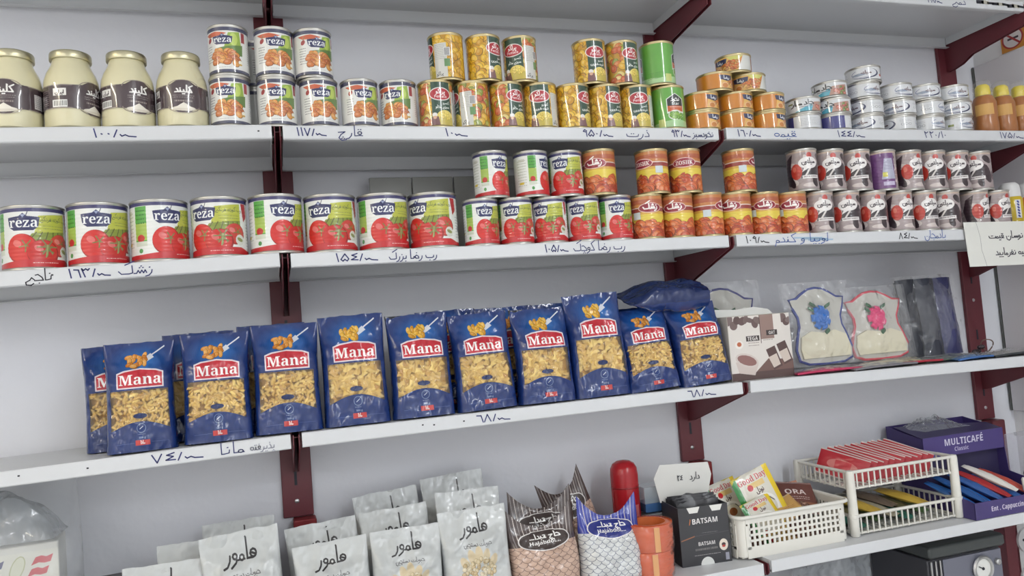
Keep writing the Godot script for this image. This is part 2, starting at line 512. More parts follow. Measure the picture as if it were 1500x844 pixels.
func label_tomato() -> Cv:
	var r := rng_of(4)
	var cv := Cv.new(896, 300, rgb(228, 230, 226))
	# green side strip with a small tomato and print
	cv.rect(258, 20, 326, 230, rgb(84, 160, 66)); cv.rect(258, 110, 326, 200, rgb(160, 186, 84)); cv.small_print(266, 40, 318, 4, 22, rgb(50, 110, 44), r)
	cv.ell(292, 190, 22, 20, rgb(190, 46, 44)); cv.rect(258, 206, 326, 232, rgb(206, 212, 196))
	cv.ell(290, 256, 12, 12, rgb(80, 150, 80)); cv.small_print(150, 50, 240, 10, 20, rgb(170, 176, 160), r); cv.rect(170, 208, 214, 224, rgb(214, 190, 70))
	cv.text(sans, 36, "reza", 200, 60, rgb(190, 186, 170), 0.8)
	# field
	cv.poly(PackedVector2Array([Vector2(500, 40), Vector2(640, 24), Vector2(640, 170), Vector2(430, 180), Vector2(480, 130)]), rgb(186, 190, 74))
	cv.poly(PackedVector2Array([Vector2(470, 130), Vector2(640, 116), Vector2(640, 200), Vector2(430, 190)]), rgb(132, 146, 60))
	for k in 6: cv.line([Vector2(490 + k * 26, 124), Vector2(440 + k * 40, 190)], 5, rgb(92, 92, 50))
	cv.fa("رب گوجه فرنگی", 578, 66, 15, 3, rgb(110, 120, 70)); cv.small_print(520, 90, 630, 2, 14, rgb(130, 140, 80), r)
	cv.poly(PackedVector2Array([Vector2(650, 20), Vector2(690, 20), Vector2(700, 90), Vector2(668, 120)]), rgb(176, 44, 50))
	# tomatoes
	tomato(cv, 606, 190, 60, 58, rgb(200, 66, 56)); tomato(cv, 424, 206, 72, 76, rgb(206, 46, 40)); tomato(cv, 520, 230, 74, 68, rgb(196, 42, 36))
	for k in 6:
		var a := TAU * k / 6
		cv.line([Vector2(538, 200), Vector2(538 + cos(a) * 46, 200 + sin(a) * 40)], 7, rgb(126, 130, 78))
	cv.line([Vector2(530, 250), Vector2(538, 190)], 8, rgb(150, 158, 100))
	cv.ell(634, 222, 28, 30, rgb(214, 216, 206)); cv.ell(634, 220, 20, 10, rgb(140, 146, 90), 0.4)
	# lower red band
	cv.poly(PackedVector2Array([Vector2(0, 284), Vector2(300, 276), Vector2(440, 262), Vector2(640, 262), Vector2(690, 280), Vector2(896, 284), Vector2(896, 300), Vector2(0, 300)]), rgb(192, 40, 44))
	cv.small_print(470, 278, 590, 1, 12, rgb(240, 220, 214), r)
	cv.rect(0, 0, 896, 18, rgb(62, 60, 104))
	reza_logo(cv, 432, 78, 74); cv.line([Vector2(446, 40), Vector2(454, 18)], 4, rgb(80, 80, 100))
	cv.small_print(690, 130, 790, 8, 17, rgb(150, 150, 162), r); cv.ell(726, 200, 12, 16, rgb(110, 110, 124)); cv.ell(752, 202, 9, 12, rgb(130, 130, 140))
	return cv

func label_perraco(mix: bool) -> Cv:
	var r := rng_of(8 if mix else 7)
	var cv := Cv.new(768, 320, rgb(186, 138, 40))
	var cols := [rgb(226, 178, 44), rgb(214, 160, 36), rgb(234, 192, 64), rgb(202, 146, 34)]
	if mix: cols = [rgb(224, 176, 60), rgb(170, 170, 66), rgb(206, 116, 54), rgb(222, 198, 120), rgb(140, 150, 60), rgb(196, 92, 50)]
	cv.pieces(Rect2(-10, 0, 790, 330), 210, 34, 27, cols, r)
	# white information panel beside the front
	cv.rect(468, 60, 560, 318, rgb(206, 206, 200)); cv.small_print(476, 72, 552, 9, 13, rgb(150, 150, 148), r)
	cv.rect(540, 96, 584, 160, rgb(226, 226, 224)); cv.rect(540, 182, 580, 240, rgb(104, 146, 96))
	for k in 9: cv.rect(544 + k * 4, 100, 546 + k * 4, 156, rgb(70, 70, 76))
	cv.fa("پراکو", 505, 300, 16, 4, rgb(90, 90, 90))
	# dark green front panel
	cv.poly(PackedVector2Array([Vector2(318, 0), Vector2(456, 0), Vector2(460, 230), Vector2(318, 240)]), rgb(44, 74, 58))
	cv.ell(384, 90, 80, 50, rgb(226, 220, 216)); cv.ell(384, 90, 73, 43, rgb(176, 38, 50))
	cv.fa("پراکو", 384, 84, 22, 6, rgb(244, 236, 234)); cv.text(sans, 26, "Perraco", 384, 118, rgb(244, 226, 224), 0.95)
	cv.fa("کنسرو", 420, 164, 13, 3, rgb(226, 230, 224)); cv.fa("سبزی مخلوط" if mix else "ذرت شیرین", 390, 194, 15, 4, rgb(226, 230, 224))
	cv.ell(410, 260, 62, 50, rgb(228, 206, 106)); cv.poly(PackedVector2Array([Vector2(360, 320), Vector2(366, 262), Vector2(470, 262), Vector2(470, 320)]), rgb(196, 176, 76))
	cv.pieces(Rect2(374, 226, 76, 50), 14, 12, 9, [rgb(238, 214, 96), rgb(224, 196, 80)], r)
	cv.ell(336, 244, 18, 16, rgb(230, 226, 222)); cv.poly(PackedVector2Array([Vector2(306, 320), Vector2(312, 258), Vector2(360, 258), Vector2(370, 320)]), rgb(122, 84, 84)); cv.ell(336, 264, 13, 12, rgb(214, 170, 140))
	return cv

func label_peas() -> Cv:
	var r := rng_of(9)
	var cv := Cv.new(768, 320, rgb(98, 166, 66))
	for k in 2:
		var x := 384.0 + 384 * k
		for xx in ([x] if k == 0 else [0.0, 768.0]):
			cv.poly(PackedVector2Array([Vector2(xx - 66, 210), Vector2(xx - 66, 92), Vector2(xx, 48), Vector2(xx + 66, 92), Vector2(xx + 66, 210)]), rgb(226, 232, 222))
			cv.poly(PackedVector2Array([Vector2(xx - 60, 150), Vector2(xx - 60, 96), Vector2(xx, 54), Vector2(xx + 60, 96), Vector2(xx + 60, 150)]), rgb(38, 40, 40))
			cv.rect(xx - 60, 150, xx + 60, 196, rgb(198, 96, 50)); cv.small_print(xx - 44, 158, xx + 44, 1, 12, rgb(240, 230, 220), r)
			cv.fa("نخود", xx, 110, 24, 6, rgb(240, 240, 236)); cv.text(sans, 30, "Star", xx, 144, rgb(236, 238, 234))
			cv.ell(xx, 226, 58, 42, rgb(222, 226, 214)); cv.pieces(Rect2(xx - 44, 206, 88, 44), 40, 13, 13, [rgb(120, 170, 52), rgb(100, 152, 44), rgb(146, 188, 70)], r)
	cv.poly(PackedVector2Array([Vector2(0, 262), Vector2(200, 280), Vector2(384, 262), Vector2(560, 280), Vector2(768, 262), Vector2(768, 320), Vector2(0, 320)]), rgb(168, 206, 150))
	cv.rect(560, 230, 640, 300, rgb(220, 228, 214)); cv.small_print(566, 240, 634, 5, 11, rgb(120, 140, 116), r); cv.rect(250, 250, 300, 312, rgb(196, 204, 120)); cv.small_print(120, 236, 220, 5, 11, rgb(60, 120, 50), r)
	return cv

func label_stew() -> Cv:
	var r := rng_of(10)
	var cv := Cv.new(768, 144, rgb(204, 128, 34))
	cv.rect(0, 0, 60, 144, rgb(206, 204, 196)); cv.rect(700, 0, 768, 144, rgb(206, 204, 196))
	cv.poly(PackedVector2Array([Vector2(352, 0), Vector2(520, 0), Vector2(560, 144), Vector2(330, 144)]), rgb(222, 176, 92)); cv.poly(PackedVector2Array([Vector2(440, 0), Vector2(560, 0), Vector2(500, 70)]), rgb(208, 206, 110))
	cv.pieces(Rect2(400, 50, 130, 76), 30, 20, 13, [rgb(206, 108, 40), rgb(190, 130, 60), rgb(168, 80, 34)], r)
	cv.poly(PackedVector2Array([Vector2(560, 0), Vector2(660, 0), Vector2(660, 144), Vector2(520, 144)]), rgb(214, 214, 208)); cv.rect(640, 0, 704, 144, rgb(206, 118, 44))
	cv.poly(PackedVector2Array([Vector2(330, 14), Vector2(446, 14), Vector2(440, 56), Vector2(388, 74), Vector2(336, 56)]), rgb(40, 46, 84)); cv.fa("رضا", 388, 52, 22, 6, rgb(222, 226, 232))
	cv.ell(374, 116, 30, 30, rgb(228, 180, 130)); cv.ell(374, 118, 22, 22, rgb(198, 126, 60))
	return cv

func label_tuna(kind: int) -> Cv:
	var r := rng_of(11 + kind)
	var cv := Cv.new(768, 128, rgb(214, 216, 218))
	if kind == 0:
		cv.poly(PackedVector2Array([Vector2(300, 128), Vector2(420, 60), Vector2(470, 128)]), rgb(86, 168, 190)); cv.poly(PackedVector2Array([Vector2(440, 40), Vector2(560, 20), Vector2(560, 128), Vector2(420, 128)]), rgb(178, 142, 128))
		cv.pieces(Rect2(450, 50, 100, 70), 16, 20, 13, [rgb(196, 120, 100), rgb(176, 90, 78), rgb(120, 140, 80)], r)
		cv.fa("جاد سار", 360, 62, 34, 9, rgb(46, 44, 48)); cv.rect(330, 78, 420, 84, rgb(120, 120, 124)); cv.rect(250, 30, 290, 44, rgb(130, 132, 80)); cv.rect(600, 0, 768, 128, rgb(62, 62, 126)); cv.small_print(40, 30, 220, 5, 16, rgb(160, 162, 168), r)
	else:
		for xx in [200.0, 560.0]:
			cv.ell(xx, 62, 104, 56, rgb(58, 62, 92)); cv.ell(xx - 10, 56, 100, 52, rgb(216, 218, 222)); cv.arc(xx - 6, 58, 88, 42, 4, rgb(110, 116, 150), 1.2, 4.0)
			cv.fa("سیلتون", xx - 4, 64, 22, 6, rgb(96, 70, 76)); cv.poly(PackedVector2Array([Vector2(xx - 100, 66), Vector2(xx - 40, 52), Vector2(xx + 10, 76), Vector2(xx - 50, 84)]), rgb(140, 150, 168))
		for k in 3: cv.arc(350 + k * 28, 76, 10, 12, 3, rgb(150, 152, 158))
		cv.small_print(330, 30, 420, 2, 14, rgb(150, 152, 160), r); cv.ell(690, 84, 13, 13, rgb(190, 70, 66)); cv.rect(20, 60, 60, 84, rgb(120, 130, 70)); cv.small_print(10, 96, 80, 1, 10, rgb(150, 150, 156), r)
	return cv

func label_zoshk() -> Cv:
	var r := rng_of(14)
	var cv := Cv.new(768, 320, rgb(196, 128, 74))
	cv.rect(0, 24, 768, 60, rgb(178, 96, 66)); cv.rect(0, 84, 768, 130, rgb(150, 62, 56)); cv.rect(0, 126, 768, 230, rgb(226, 202, 78)); cv.rect(0, 122, 768, 142, rgb(214, 168, 76))
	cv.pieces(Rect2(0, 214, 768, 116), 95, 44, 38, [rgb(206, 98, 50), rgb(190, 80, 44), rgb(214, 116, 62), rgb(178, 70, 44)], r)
	cv.rect(0, 84, 768, 91, rgb(230, 216, 206))
	for k in 3:
		var x: float = [0.0, 384.0, 768.0][k]
		cv.ell(x, 92, 92, 40, rgb(224, 190, 184)); cv.ell(x, 92, 85, 34, rgb(146, 42, 58))
		if k == 1: cv.fa("زشک", x, 100, 36, 10, rgb(246, 240, 236))
		else: cv.text(serif, 44, "ZOSHK", x, 108, rgb(246, 240, 236), 0.85)
	return cv

func label_eggplant(back: bool) -> Cv:
	var r := rng_of(15)
	var cv := Cv.new(768, 320, rgb(166, 152, 152))
	for k in 44: cv.ell(r.randf() * 768, 30 + r.randf() * 290, 24 + r.randf() * 26, 14 + r.randf() * 16, [rgb(56, 42, 46), rgb(212, 202, 198), rgb(160, 144, 142), rgb(84, 60, 64)][r.randi() % 4], r.randf() * PI)
	cv.rect(0, 0, 768, 14, rgb(196, 176, 160))
	for x in [384.0]:
		cv.poly(PackedVector2Array([Vector2(x - 190, 60), Vector2(x - 120, 20), Vector2(x - 150, 150), Vector2(x - 110, 300), Vector2(x - 190, 280), Vector2(x - 220, 160)]), rgb(62, 46, 54)); cv.ell(x - 96, 172, 48, 66, rgb(188, 58, 46)); cv.ell(x - 110, 150, 16, 22, rgb(214, 110, 92)); cv.ell(x + 20, 40, 24, 24, rgb(186, 70, 62))
		cv.poly(PackedVector2Array([Vector2(x - 40, 140), Vector2(x + 90, 140), Vector2(x + 100, 220), Vector2(x - 60, 230)]), rgb(58, 50, 54)); cv.line([Vector2(x - 30, 220), Vector2(x + 20, 150)], 14, rgb(214, 208, 204))
		cv.ell(x - 150, 250, 62, 30, rgb(50, 38, 46), 1.0); cv.ell(x + 120, 190, 40, 90, rgb(60, 46, 52), -0.3); cv.ell(x + 130, 60, 50, 30, rgb(58, 46, 50), 0.6); cv.ell(x + 20, 290, 70, 18, rgb(206, 194, 190)); cv.ell(x + 60, 270, 26, 40, rgb(58, 46, 50), -0.4)
		cv.ell(x + 10, 104, 84, 50, rgb(236, 232, 230)); cv.poly(PackedVector2Array([Vector2(x - 30, 140), Vector2(x - 50, 180), Vector2(x + 10, 148)]), rgb(236, 232, 230))
		cv.fa("سیلتون", x + 10, 108, 27, 7, rgb(70, 60, 66)); cv.rect(x - 50, 208, x + 100, 236, rgb(226, 222, 220)); cv.small_print(x - 40, 216, x + 90, 1, 30, rgb(90, 70, 80), r)
	if back:
		cv.rect(560, 14, 768, 320, rgb(112, 70, 124)); cv.rect(0, 14, 130, 320, rgb(112, 70, 124))
		cv.poly(PackedVector2Array([Vector2(40, 60), Vector2(110, 60), Vector2(130, 240), Vector2(10, 240)]), rgb(176, 176, 196)); cv.rect(20, 180, 60, 220, rgb(206, 200, 90)); cv.rect(20, 262, 120, 296, rgb(190, 180, 206)); cv.small_print(36, 80, 110, 6, 14, rgb(120, 110, 140), r)
	return cv

func label_jar() -> Cv:
	var r := rng_of(16)
	var cv := Cv.new(896, 256, Color(0, 0, 0, 0))
	var dark := rgb(72, 58, 62)
	cv.rect(0, 44, 896, 208, dark); cv.rect(0, 44, 896, 50, rgb(150, 138, 130)); cv.rect(0, 202, 896, 208, rgb(150, 138, 130))
	cv.poly(PackedVector2Array([Vector2(330, 46), Vector2(380, 40), Vector2(420, 8), Vector2(476, 8), Vector2(516, 40), Vector2(566, 46), Vector2(566, 206), Vector2(516, 212), Vector2(476, 244), Vector2(420, 244), Vector2(380, 212), Vector2(330, 206)]), dark)
	cv.arc(448, 52, 84, 44, 4, rgb(160, 146, 136), PI, TAU); cv.arc(448, 200, 84, 44, 4, rgb(160, 146, 136), 0, PI)
	cv.fa("کلیند", 450, 96, 32, 9, rgb(236, 234, 230)); cv.small_print(390, 118, 506, 2, 14, rgb(170, 160, 154), r); cv.small_print(400, 154, 500, 1, 40, rgb(150, 138, 132), r)
	cv.ell(448, 214, 66, 18, rgb(220, 212, 196)); cv.poly(PackedVector2Array([Vector2(396, 212), Vector2(430, 184), Vector2(448, 170), Vector2(468, 186), Vector2(502, 212)]), rgb(236, 230, 216))
	cv.rect(230, 70, 300, 120, rgb(232, 230, 226)); cv.fa("ایران", 265, 108, 16, 5, rgb(80, 70, 70)); cv.rect(226, 150, 304, 200, rgb(236, 236, 232))
	for k in 14: cv.rect(234 + k * 5, 156, 236 + k * 5 + (1 if k % 3 == 0 else 0), 192, rgb(60, 60, 60))
	cv.small_print(120, 80, 205, 8, 14, rgb(150, 140, 136), r); cv.rect(600, 90, 660, 190, rgb(206, 202, 198)); cv.small_print(606, 96, 656, 7, 13, rgb(100, 90, 90), r)
	return cv

func bag_pasta(kind: int) -> Cv:
	var r := rng_of(20 + kind)
	var blue := rgb(27, 50, 108)
	var cv := Cv.new(384, 600, blue)
	for k in 12: cv.ell(200, 110, 190 - k * 13, 120 - k * 8, rgb(27, 50, 108).lerp(rgb(32, 100, 172), k / 11.0))
	# fork and pasta picture
	var yel := [rgb(222, 170, 52), rgb(204, 144, 40), rgb(232, 186, 84)] if kind == 0 else [rgb(214, 142, 56), rgb(198, 118, 40), rgb(226, 164, 84)]
	cv.line([Vector2(330, 30), Vector2(270, 70), Vector2(240, 96)], 8, rgb(214, 218, 224)); cv.poly(PackedVector2Array([Vector2(256, 66), Vector2(276, 90), Vector2(206, 132), Vector2(196, 112)]), rgb(206, 210, 218))
	cv.pieces(Rect2(130, 76, 96, 60), 22, 22, 13, yel, r)
	cv.poly(PackedVector2Array([Vector2(70, 172), Vector2(110, 158), Vector2(200, 148), Vector2(290, 158), Vector2(330, 172), Vector2(330, 258), Vector2(70, 258)]), rgb(226, 214, 218)); cv.poly(PackedVector2Array([Vector2(78, 178), Vector2(114, 166), Vector2(200, 156), Vector2(286, 166), Vector2(322, 178), Vector2(322, 251), Vector2(78, 251)]), rgb(186, 38, 52))
	cv.text(serif, 76, "Mana", 200, 238, rgb(244, 240, 238), 1.12)
	# lower band
	cv.arc(196, 474, 24, 24, 3, rgb(120, 140, 170)); cv.line([Vector2(188, 478), Vector2(206, 464)], 4, rgb(190, 200, 214)); cv.small_print(176, 506, 216, 1, 8, rgb(140, 156, 180), r)
	cv.text(sans, 15, "500 g", 200, 530, rgb(150, 164, 190)); cv.rect(162, 538, 240, 566, rgb(188, 60, 58)); cv.fa("مانا", 201, 558, 12, 4, rgb(232, 210, 206))
	cv.line([Vector2(60, 554), Vector2(156, 552)], 2, rgb(80, 100, 150)); cv.line([Vector2(246, 552), Vector2(340, 554)], 2, rgb(80, 100, 150))
	return cv

func bag_hamoor() -> Cv:
	var r := rng_of(24)
	var cv := Cv.new(320, 400, rgb(192, 195, 195))
	cv.fa("هامور", 160, 90, 44, 7, rgb(44, 42, 44)); cv.fa("حبوبات دستچین", 165, 142, 13, 3, rgb(110, 110, 112))
	for k in 5: cv.ell(100 + k * 32, 210 - [0, 24, 34, 22, 0][k], 18, 34, rgb(206, 190, 158), (k - 2) * 0.3)
	cv.pieces(Rect2(80, 180, 160, 120), 90, 11, 9, [rgb(206, 188, 150), rgb(188, 164, 122), rgb(216, 204, 176)], r, func(x, y): return pow((x - 160) / 80.0, 2) + pow((y - 250) / 62.0, 2) < 1.0)
	return cv

func bag_fish(col: Color, ground: Color, edge: Color) -> Cv:
	var cv := Cv.new(320, 480, ground)
	for j in 14:
		for i in 9:
			var x := i * 40.0 + (20.0 if j % 2 else 0.0); var y := 150.0 + j * 25
			cv.arc(x, y, 20, 22, 2.6, edge, 0.0, PI)
	cv.rect(0, 0, 320, 150, col)
	for k in 17: cv.line([Vector2(10 + k * 19, 0), Vector2(30 + k * 16, 150)], 4, rgb(206, 196, 190) if k % 2 else col.lightened(0.35))
	for p in [[160, 124, 116, 58], [86, 118, 40, 34], [234, 118, 40, 34], [160, 86, 64, 34], [160, 150, 70, 36]]: cv.ell(p[0], p[1], p[2] + 6, p[3] + 6, rgb(226, 222, 220))
	for p in [[160, 124, 116, 58], [86, 118, 40, 34], [234, 118, 40, 34], [160, 86, 64, 34], [160, 150, 70, 36]]: cv.ell(p[0], p[1], p[2], p[3], col.darkened(0.15))
	cv.fa("حاج عبدا…", 164, 116, 23, 6, rgb(240, 238, 236)); cv.text(sans, 30, "Hajabdol...", 160, 152, rgb(236, 234, 232), 0.95)
	return cv

func box_coffee() -> Cv:
	var r := rng_of(27)
	var cv := Cv.new(384, 340, rgb(218, 212, 206))
	var br := rgb(84, 62, 60)
	cv.rect(0, 300, 384, 340, br)
	cv.poly(PackedVector2Array([Vector2(150, 300), Vector2(230, 236), Vector2(384, 250), Vector2(384, 300)]), rgb(110, 82, 76))
	for k in 16: cv.ell(6 + k * 25 + r.randf() * 10, 14 + r.randf() * 34, 16 + r.randf() * 16, 12 + r.randf() * 14, br.lightened(r.randf() * 0.25), r.randf() * PI)
	cv.rect(196, 0, 280, 130, rgb(146, 120, 112)); cv.rect(280, 0, 330, 90, rgb(222, 216, 210)); cv.line([Vector2(196, 0), Vector2(196, 150)], 4, br)
	cv.rect(104, 108, 186, 136, rgb(60, 50, 50)); cv.text(sans, 26, "TEGA", 145, 132, rgb(226, 222, 218)); cv.rect(232, 84, 300, 112, rgb(60, 50, 50)); cv.text(sans, 24, "OAT", 266, 107, rgb(226, 222, 218), 0.85)
	cv.small_print(116, 144, 180, 2, 14, rgb(120, 104, 100), r); cv.small_print(210, 120, 272, 2, 14, rgb(120, 104, 100), r)
	cv.ell(60, 150, 26, 22, rgb(232, 226, 220)); cv.ell(60, 148, 14, 12, rgb(180, 96, 60))
	cv.poly(PackedVector2Array([Vector2(28, 240), Vector2(166, 262), Vector2(140, 318), Vector2(44, 300)]), rgb(204, 190, 184)); cv.ell(98, 236, 72, 36, rgb(206, 194, 188), 0.3); cv.ell(98, 236, 60, 26, rgb(140, 100, 96), 0.3)
	for q in [[250, 200], [318, 176]]:
		cv.poly(PackedVector2Array([Vector2(q[0] - 30, q[1] - 12), Vector2(q[0] + 26, q[1] - 30), Vector2(q[0] + 66, q[1] + 80), Vector2(q[0] + 10, q[1] + 100)]), br); cv.poly(PackedVector2Array([Vector2(q[0] - 18, q[1] + 30), Vector2(q[0] + 34, q[1] + 12), Vector2(q[0] + 54, q[1] + 72), Vector2(q[0] + 10, q[1] + 88)]), rgb(206, 192, 182))
	return cv

func box_batsam() -> Cv:
	var r := rng_of(28)
	var cv := Cv.new(384, 400, rgb(52, 52, 56))
	cv.text(sans, 50, "BATSAM", 200, 118, rgb(226, 224, 222), 1.05); cv.line([Vector2(80, 118), Vector2(88, 84)], 7, rgb(190, 110, 60)); cv.small_print(170, 182, 290, 1, 10, rgb(150, 150, 150), r)
	cv.line([Vector2(10, 222), Vector2(110, 200)], 8, rgb(146, 96, 66)); cv.line([Vector2(110, 200), Vector2(384, 190)], 2, rgb(90, 90, 92))
	cv.text(sans, 34, "BATSAM", 200, 268, rgb(214, 212, 210)); cv.small_print(110, 286, 280, 1, 50, rgb(120, 118, 116), r); cv.small_print(100, 330, 300, 1, 12, rgb(190, 188, 186), r)
	cv.ell(196, 400, 52, 52, rgb(216, 218, 216)); cv.ell(330, 280, 34, 40, rgb(224, 214, 200)); cv.ell(330, 278, 16, 12, rgb(60, 40, 40)); cv.ell(330, 290, 14, 8, rgb(180, 60, 50)); cv.rect(338, 336, 366, 386, rgb(150, 152, 166))
	return cv

func sachet_noodle() -> Cv:
	var r := rng_of(29)
	var cv := Cv.new(256, 320, rgb(222, 218, 206))
	cv.rect(0, 0, 34, 320, rgb(60, 140, 76)); cv.rect(222, 0, 256, 320, rgb(232, 200, 40)); cv.rect(0, 290, 256, 320, rgb(208, 170, 110))
	cv.text(serif, 40, "Good Day", 128, 50, rgb(190, 60, 70), 1.0); cv.rect(80, 56, 190, 84, rgb(226, 196, 130)); cv.ell(92, 76, 18, 16, rgb(196, 40, 50)); cv.fa("نودل", 140, 112, 18, 5, rgb(90, 70, 70))
	cv.ell(128, 196, 90, 74, rgb(240, 238, 232)); cv.ell(128, 196, 76, 60, rgb(214, 210, 196)); cv.ell(128, 190, 62, 46, rgb(230, 222, 200)); cv.ell(132, 184, 32, 22, rgb(160, 96, 60)); cv.line([Vector2(170, 150), Vector2(196, 180)], 5, rgb(60, 60, 60))
	cv.ell(70, 280, 20, 18, rgb(196, 40, 50))
	return cv
func sachet_plain(ground: Color, ink: Color, word: String, stripe: Color) -> Cv:
	var r := rng_of(int(ground.r * 900 + ink.g * 70))
	var cv := Cv.new(192, 256, ground)
	cv.rect(0, 170, 192, 210, stripe); cv.rect(0, 0, 192, 14, ground.lightened(0.3)); cv.rect(0, 242, 192, 256, ground.lightened(0.3))
	cv.text(sans, 56, word, 96, 110, ink, 0.9); cv.small_print(30, 130, 160, 2, 14, ink, r); cv.pieces(Rect2(40, 176, 110, 50), 10, 16, 11, [stripe.lightened(0.2), stripe.darkened(0.3)], r)
	return cv

# ------------------------------------------------------------------ materials
func make_materials() -> void:
	serif = SystemFont.new(); serif.font_names = PackedStringArray(["Droid Serif"]); serif.font_weight = 700
	sans = SystemFont.new(); sans.font_names = PackedStringArray(["Droid Sans"]); sans.font_weight = 700
	M.wrinkle_map = noise_normal(0.012, 9.0, 5)
	M.paint_map = noise_normal(0.05, 2.0, 6)
	M.wall = mat(rgb(228, 229, 235), 0.42); M.wall.uv1_triplanar = true; M.wall.uv1_scale = Vector3(2, 2, 2); M.wall.normal_enabled = true; M.wall.normal_texture = M.paint_map; M.wall.normal_scale = 0.12
	M.room = mat(rgb(240, 240, 240), 0.8); M.floor = mat(rgb(214, 214, 214), 0.35)
	M.steel = mat(rgb(212, 214, 217), 0.38)
	M.maroon = mat(rgb(104, 44, 52), 0.42); M.red_foot = mat(rgb(128, 38, 42), 0.4)
	M.tin = mat(rgb(200, 198, 192), 0.3, 0.9); M.gold = mat(rgb(206, 190, 146), 0.32, 0.9)
	M.jar_lid = mat(rgb(196, 190, 160), 0.3, 0.85)
	M.screw = mat(rgb(190, 190, 190), 0.35, 0.9)
	M.ink = mat(rgb(40, 46, 104), 0.6); M.ink_black = mat(rgb(38, 38, 48), 0.6); M.ink_blue = mat(rgb(52, 84, 160), 0.6); M.ink_faint = mat(rgb(150, 152, 166), 0.6)
	M.white_plastic = mat(rgb(226, 224, 216), 0.35)
	M.film = clear(Color(0.95, 0.96, 0.97), 0.05, 0.1); wrinkled(M.film, 1.6)
	M.soft_film = clear(Color(0.9, 0.92, 0.94), 0.16, 0.12); wrinkled(M.soft_film, 1.0)
	M.dull_film = clear(Color(0.62, 0.64, 0.66), 0.5, 0.2); wrinkled(M.dull_film, 1.0)
	M.glass = clear(Color(0.93, 0.95, 0.93), 0.08, 0.03)
	M.cream = mat(rgb(226, 218, 178), 0.5)
	M.paper = mat(rgb(226, 226, 222), 0.8); M.card = mat(rgb(176, 172, 160), 0.8)
	M.sticker = mat(rgb(206, 216, 220), 0.5)
	M.blue_film = mat(rgb(34, 48, 92), 0.2); wrinkled(M.blue_film, 0.9)
	M.dark_film = mat(rgb(22, 25, 40), 0.22); wrinkled(M.dark_film, 0.6)

# ------------------------------------------------------------------ shelving
var SEG := {}   # level -> list of [x0, y0, x1, y1] along the top of each bay's shelf
func shelf_y(level: int, x: float) -> float:
	for s in SEG[level]:
		if x <= s[2] + 0.0105: return lerpf(s[1], s[3], (x - s[0]) / (s[2] - s[0]))
	var e: Array = SEG[level][-1]
	return e[3]

func shelf(level: int, bay: int, label: String, depth := DEPTH) -> Node3D:
	var s: Array = SEG[level][bay]
	var o := thing("metal_shelf", label, "shelf", Vector3((s[0] + s[2]) / 2, (s[1] + s[3]) / 2, 0), 0, "white steel shelves")
	o.rotation.z = atan2(s[3] - s[1], s[2] - s[0])
	var w: float = s[2] - s[0]
	var mb := Mb.new()
	var th := 0.0016
	var pan := Mb.new()
	pan.box(Vector3(0, -th / 2, (depth + 0.022) / 2), Vector3(w, th, depth - 0.022), 0.0005)
	part("tray", pan, M.steel, o)
	var fr := Mb.new()
	var q := PackedVector2Array([Vector2(depth - 0.0035, -th), Vector2(depth - 0.001, -0.0006), Vector2(depth, -0.0026), Vector2(depth, -LIP + 0.002), Vector2(depth - 0.002, -LIP), Vector2(depth - 0.016, -LIP), Vector2(depth - 0.016, -LIP + th), Vector2(depth - 0.003, -LIP + th), Vector2(depth - th, -LIP + 0.004), Vector2(depth - th, -0.004)])
	fr.extrude(q, w, Transform3D(Basis(Vector3(0, 0, 1), Vector3(0, 1, 0), Vector3(-1, 0, 0)), Vector3(w / 2, 0, 0)))
	part("front_lip", fr, M.steel, o)
	var bk := Mb.new()
	bk.box(Vector3(0, -0.017, 0.0225), Vector3(w, 0.034, th), 0.0004); bk.box(Vector3(0, -0.0335, 0.029), Vector3(w, th, 0.013), 0.0004)
	part("back_lip", bk, M.steel, o)
	for e in [-1, 1]:
		var sd := Mb.new()
		sd.box(Vector3(e * (w / 2 - 0.001), -0.012, depth / 2 + 0.01), Vector3(th, 0.022, depth - 0.03), 0.0004)
		part("side_flange", sd, M.steel, o)
	return o
# pen writing on a shelf's front lip between two places along x
func write(sh: Node3D, what: String, x0: float, x1: float, digits := true, m: Material = null, up := 0.0) -> void:
	var lay: Dictionary = Pen.price(what) if digits else Pen.words(what)
	var k: float = (x1 - x0) / lay.width
	var hgt := minf(k, 0.0135)
	var mb := Mb.new()
	for l in lay.lines:
		var pts := []
		for p in l: pts.append(Vector3(x0 + p.x * k, -0.0205 + up + p.y * hgt, 0.0) - Vector3(sh.position.x, 0, -DEPTH - 0.0004))
		mb.ribbon(pts, 0.0019 if not digits else 0.0023, Vector3(0, 0, 1))
	part("price_writing", mb, m if m else M.ink, sh)

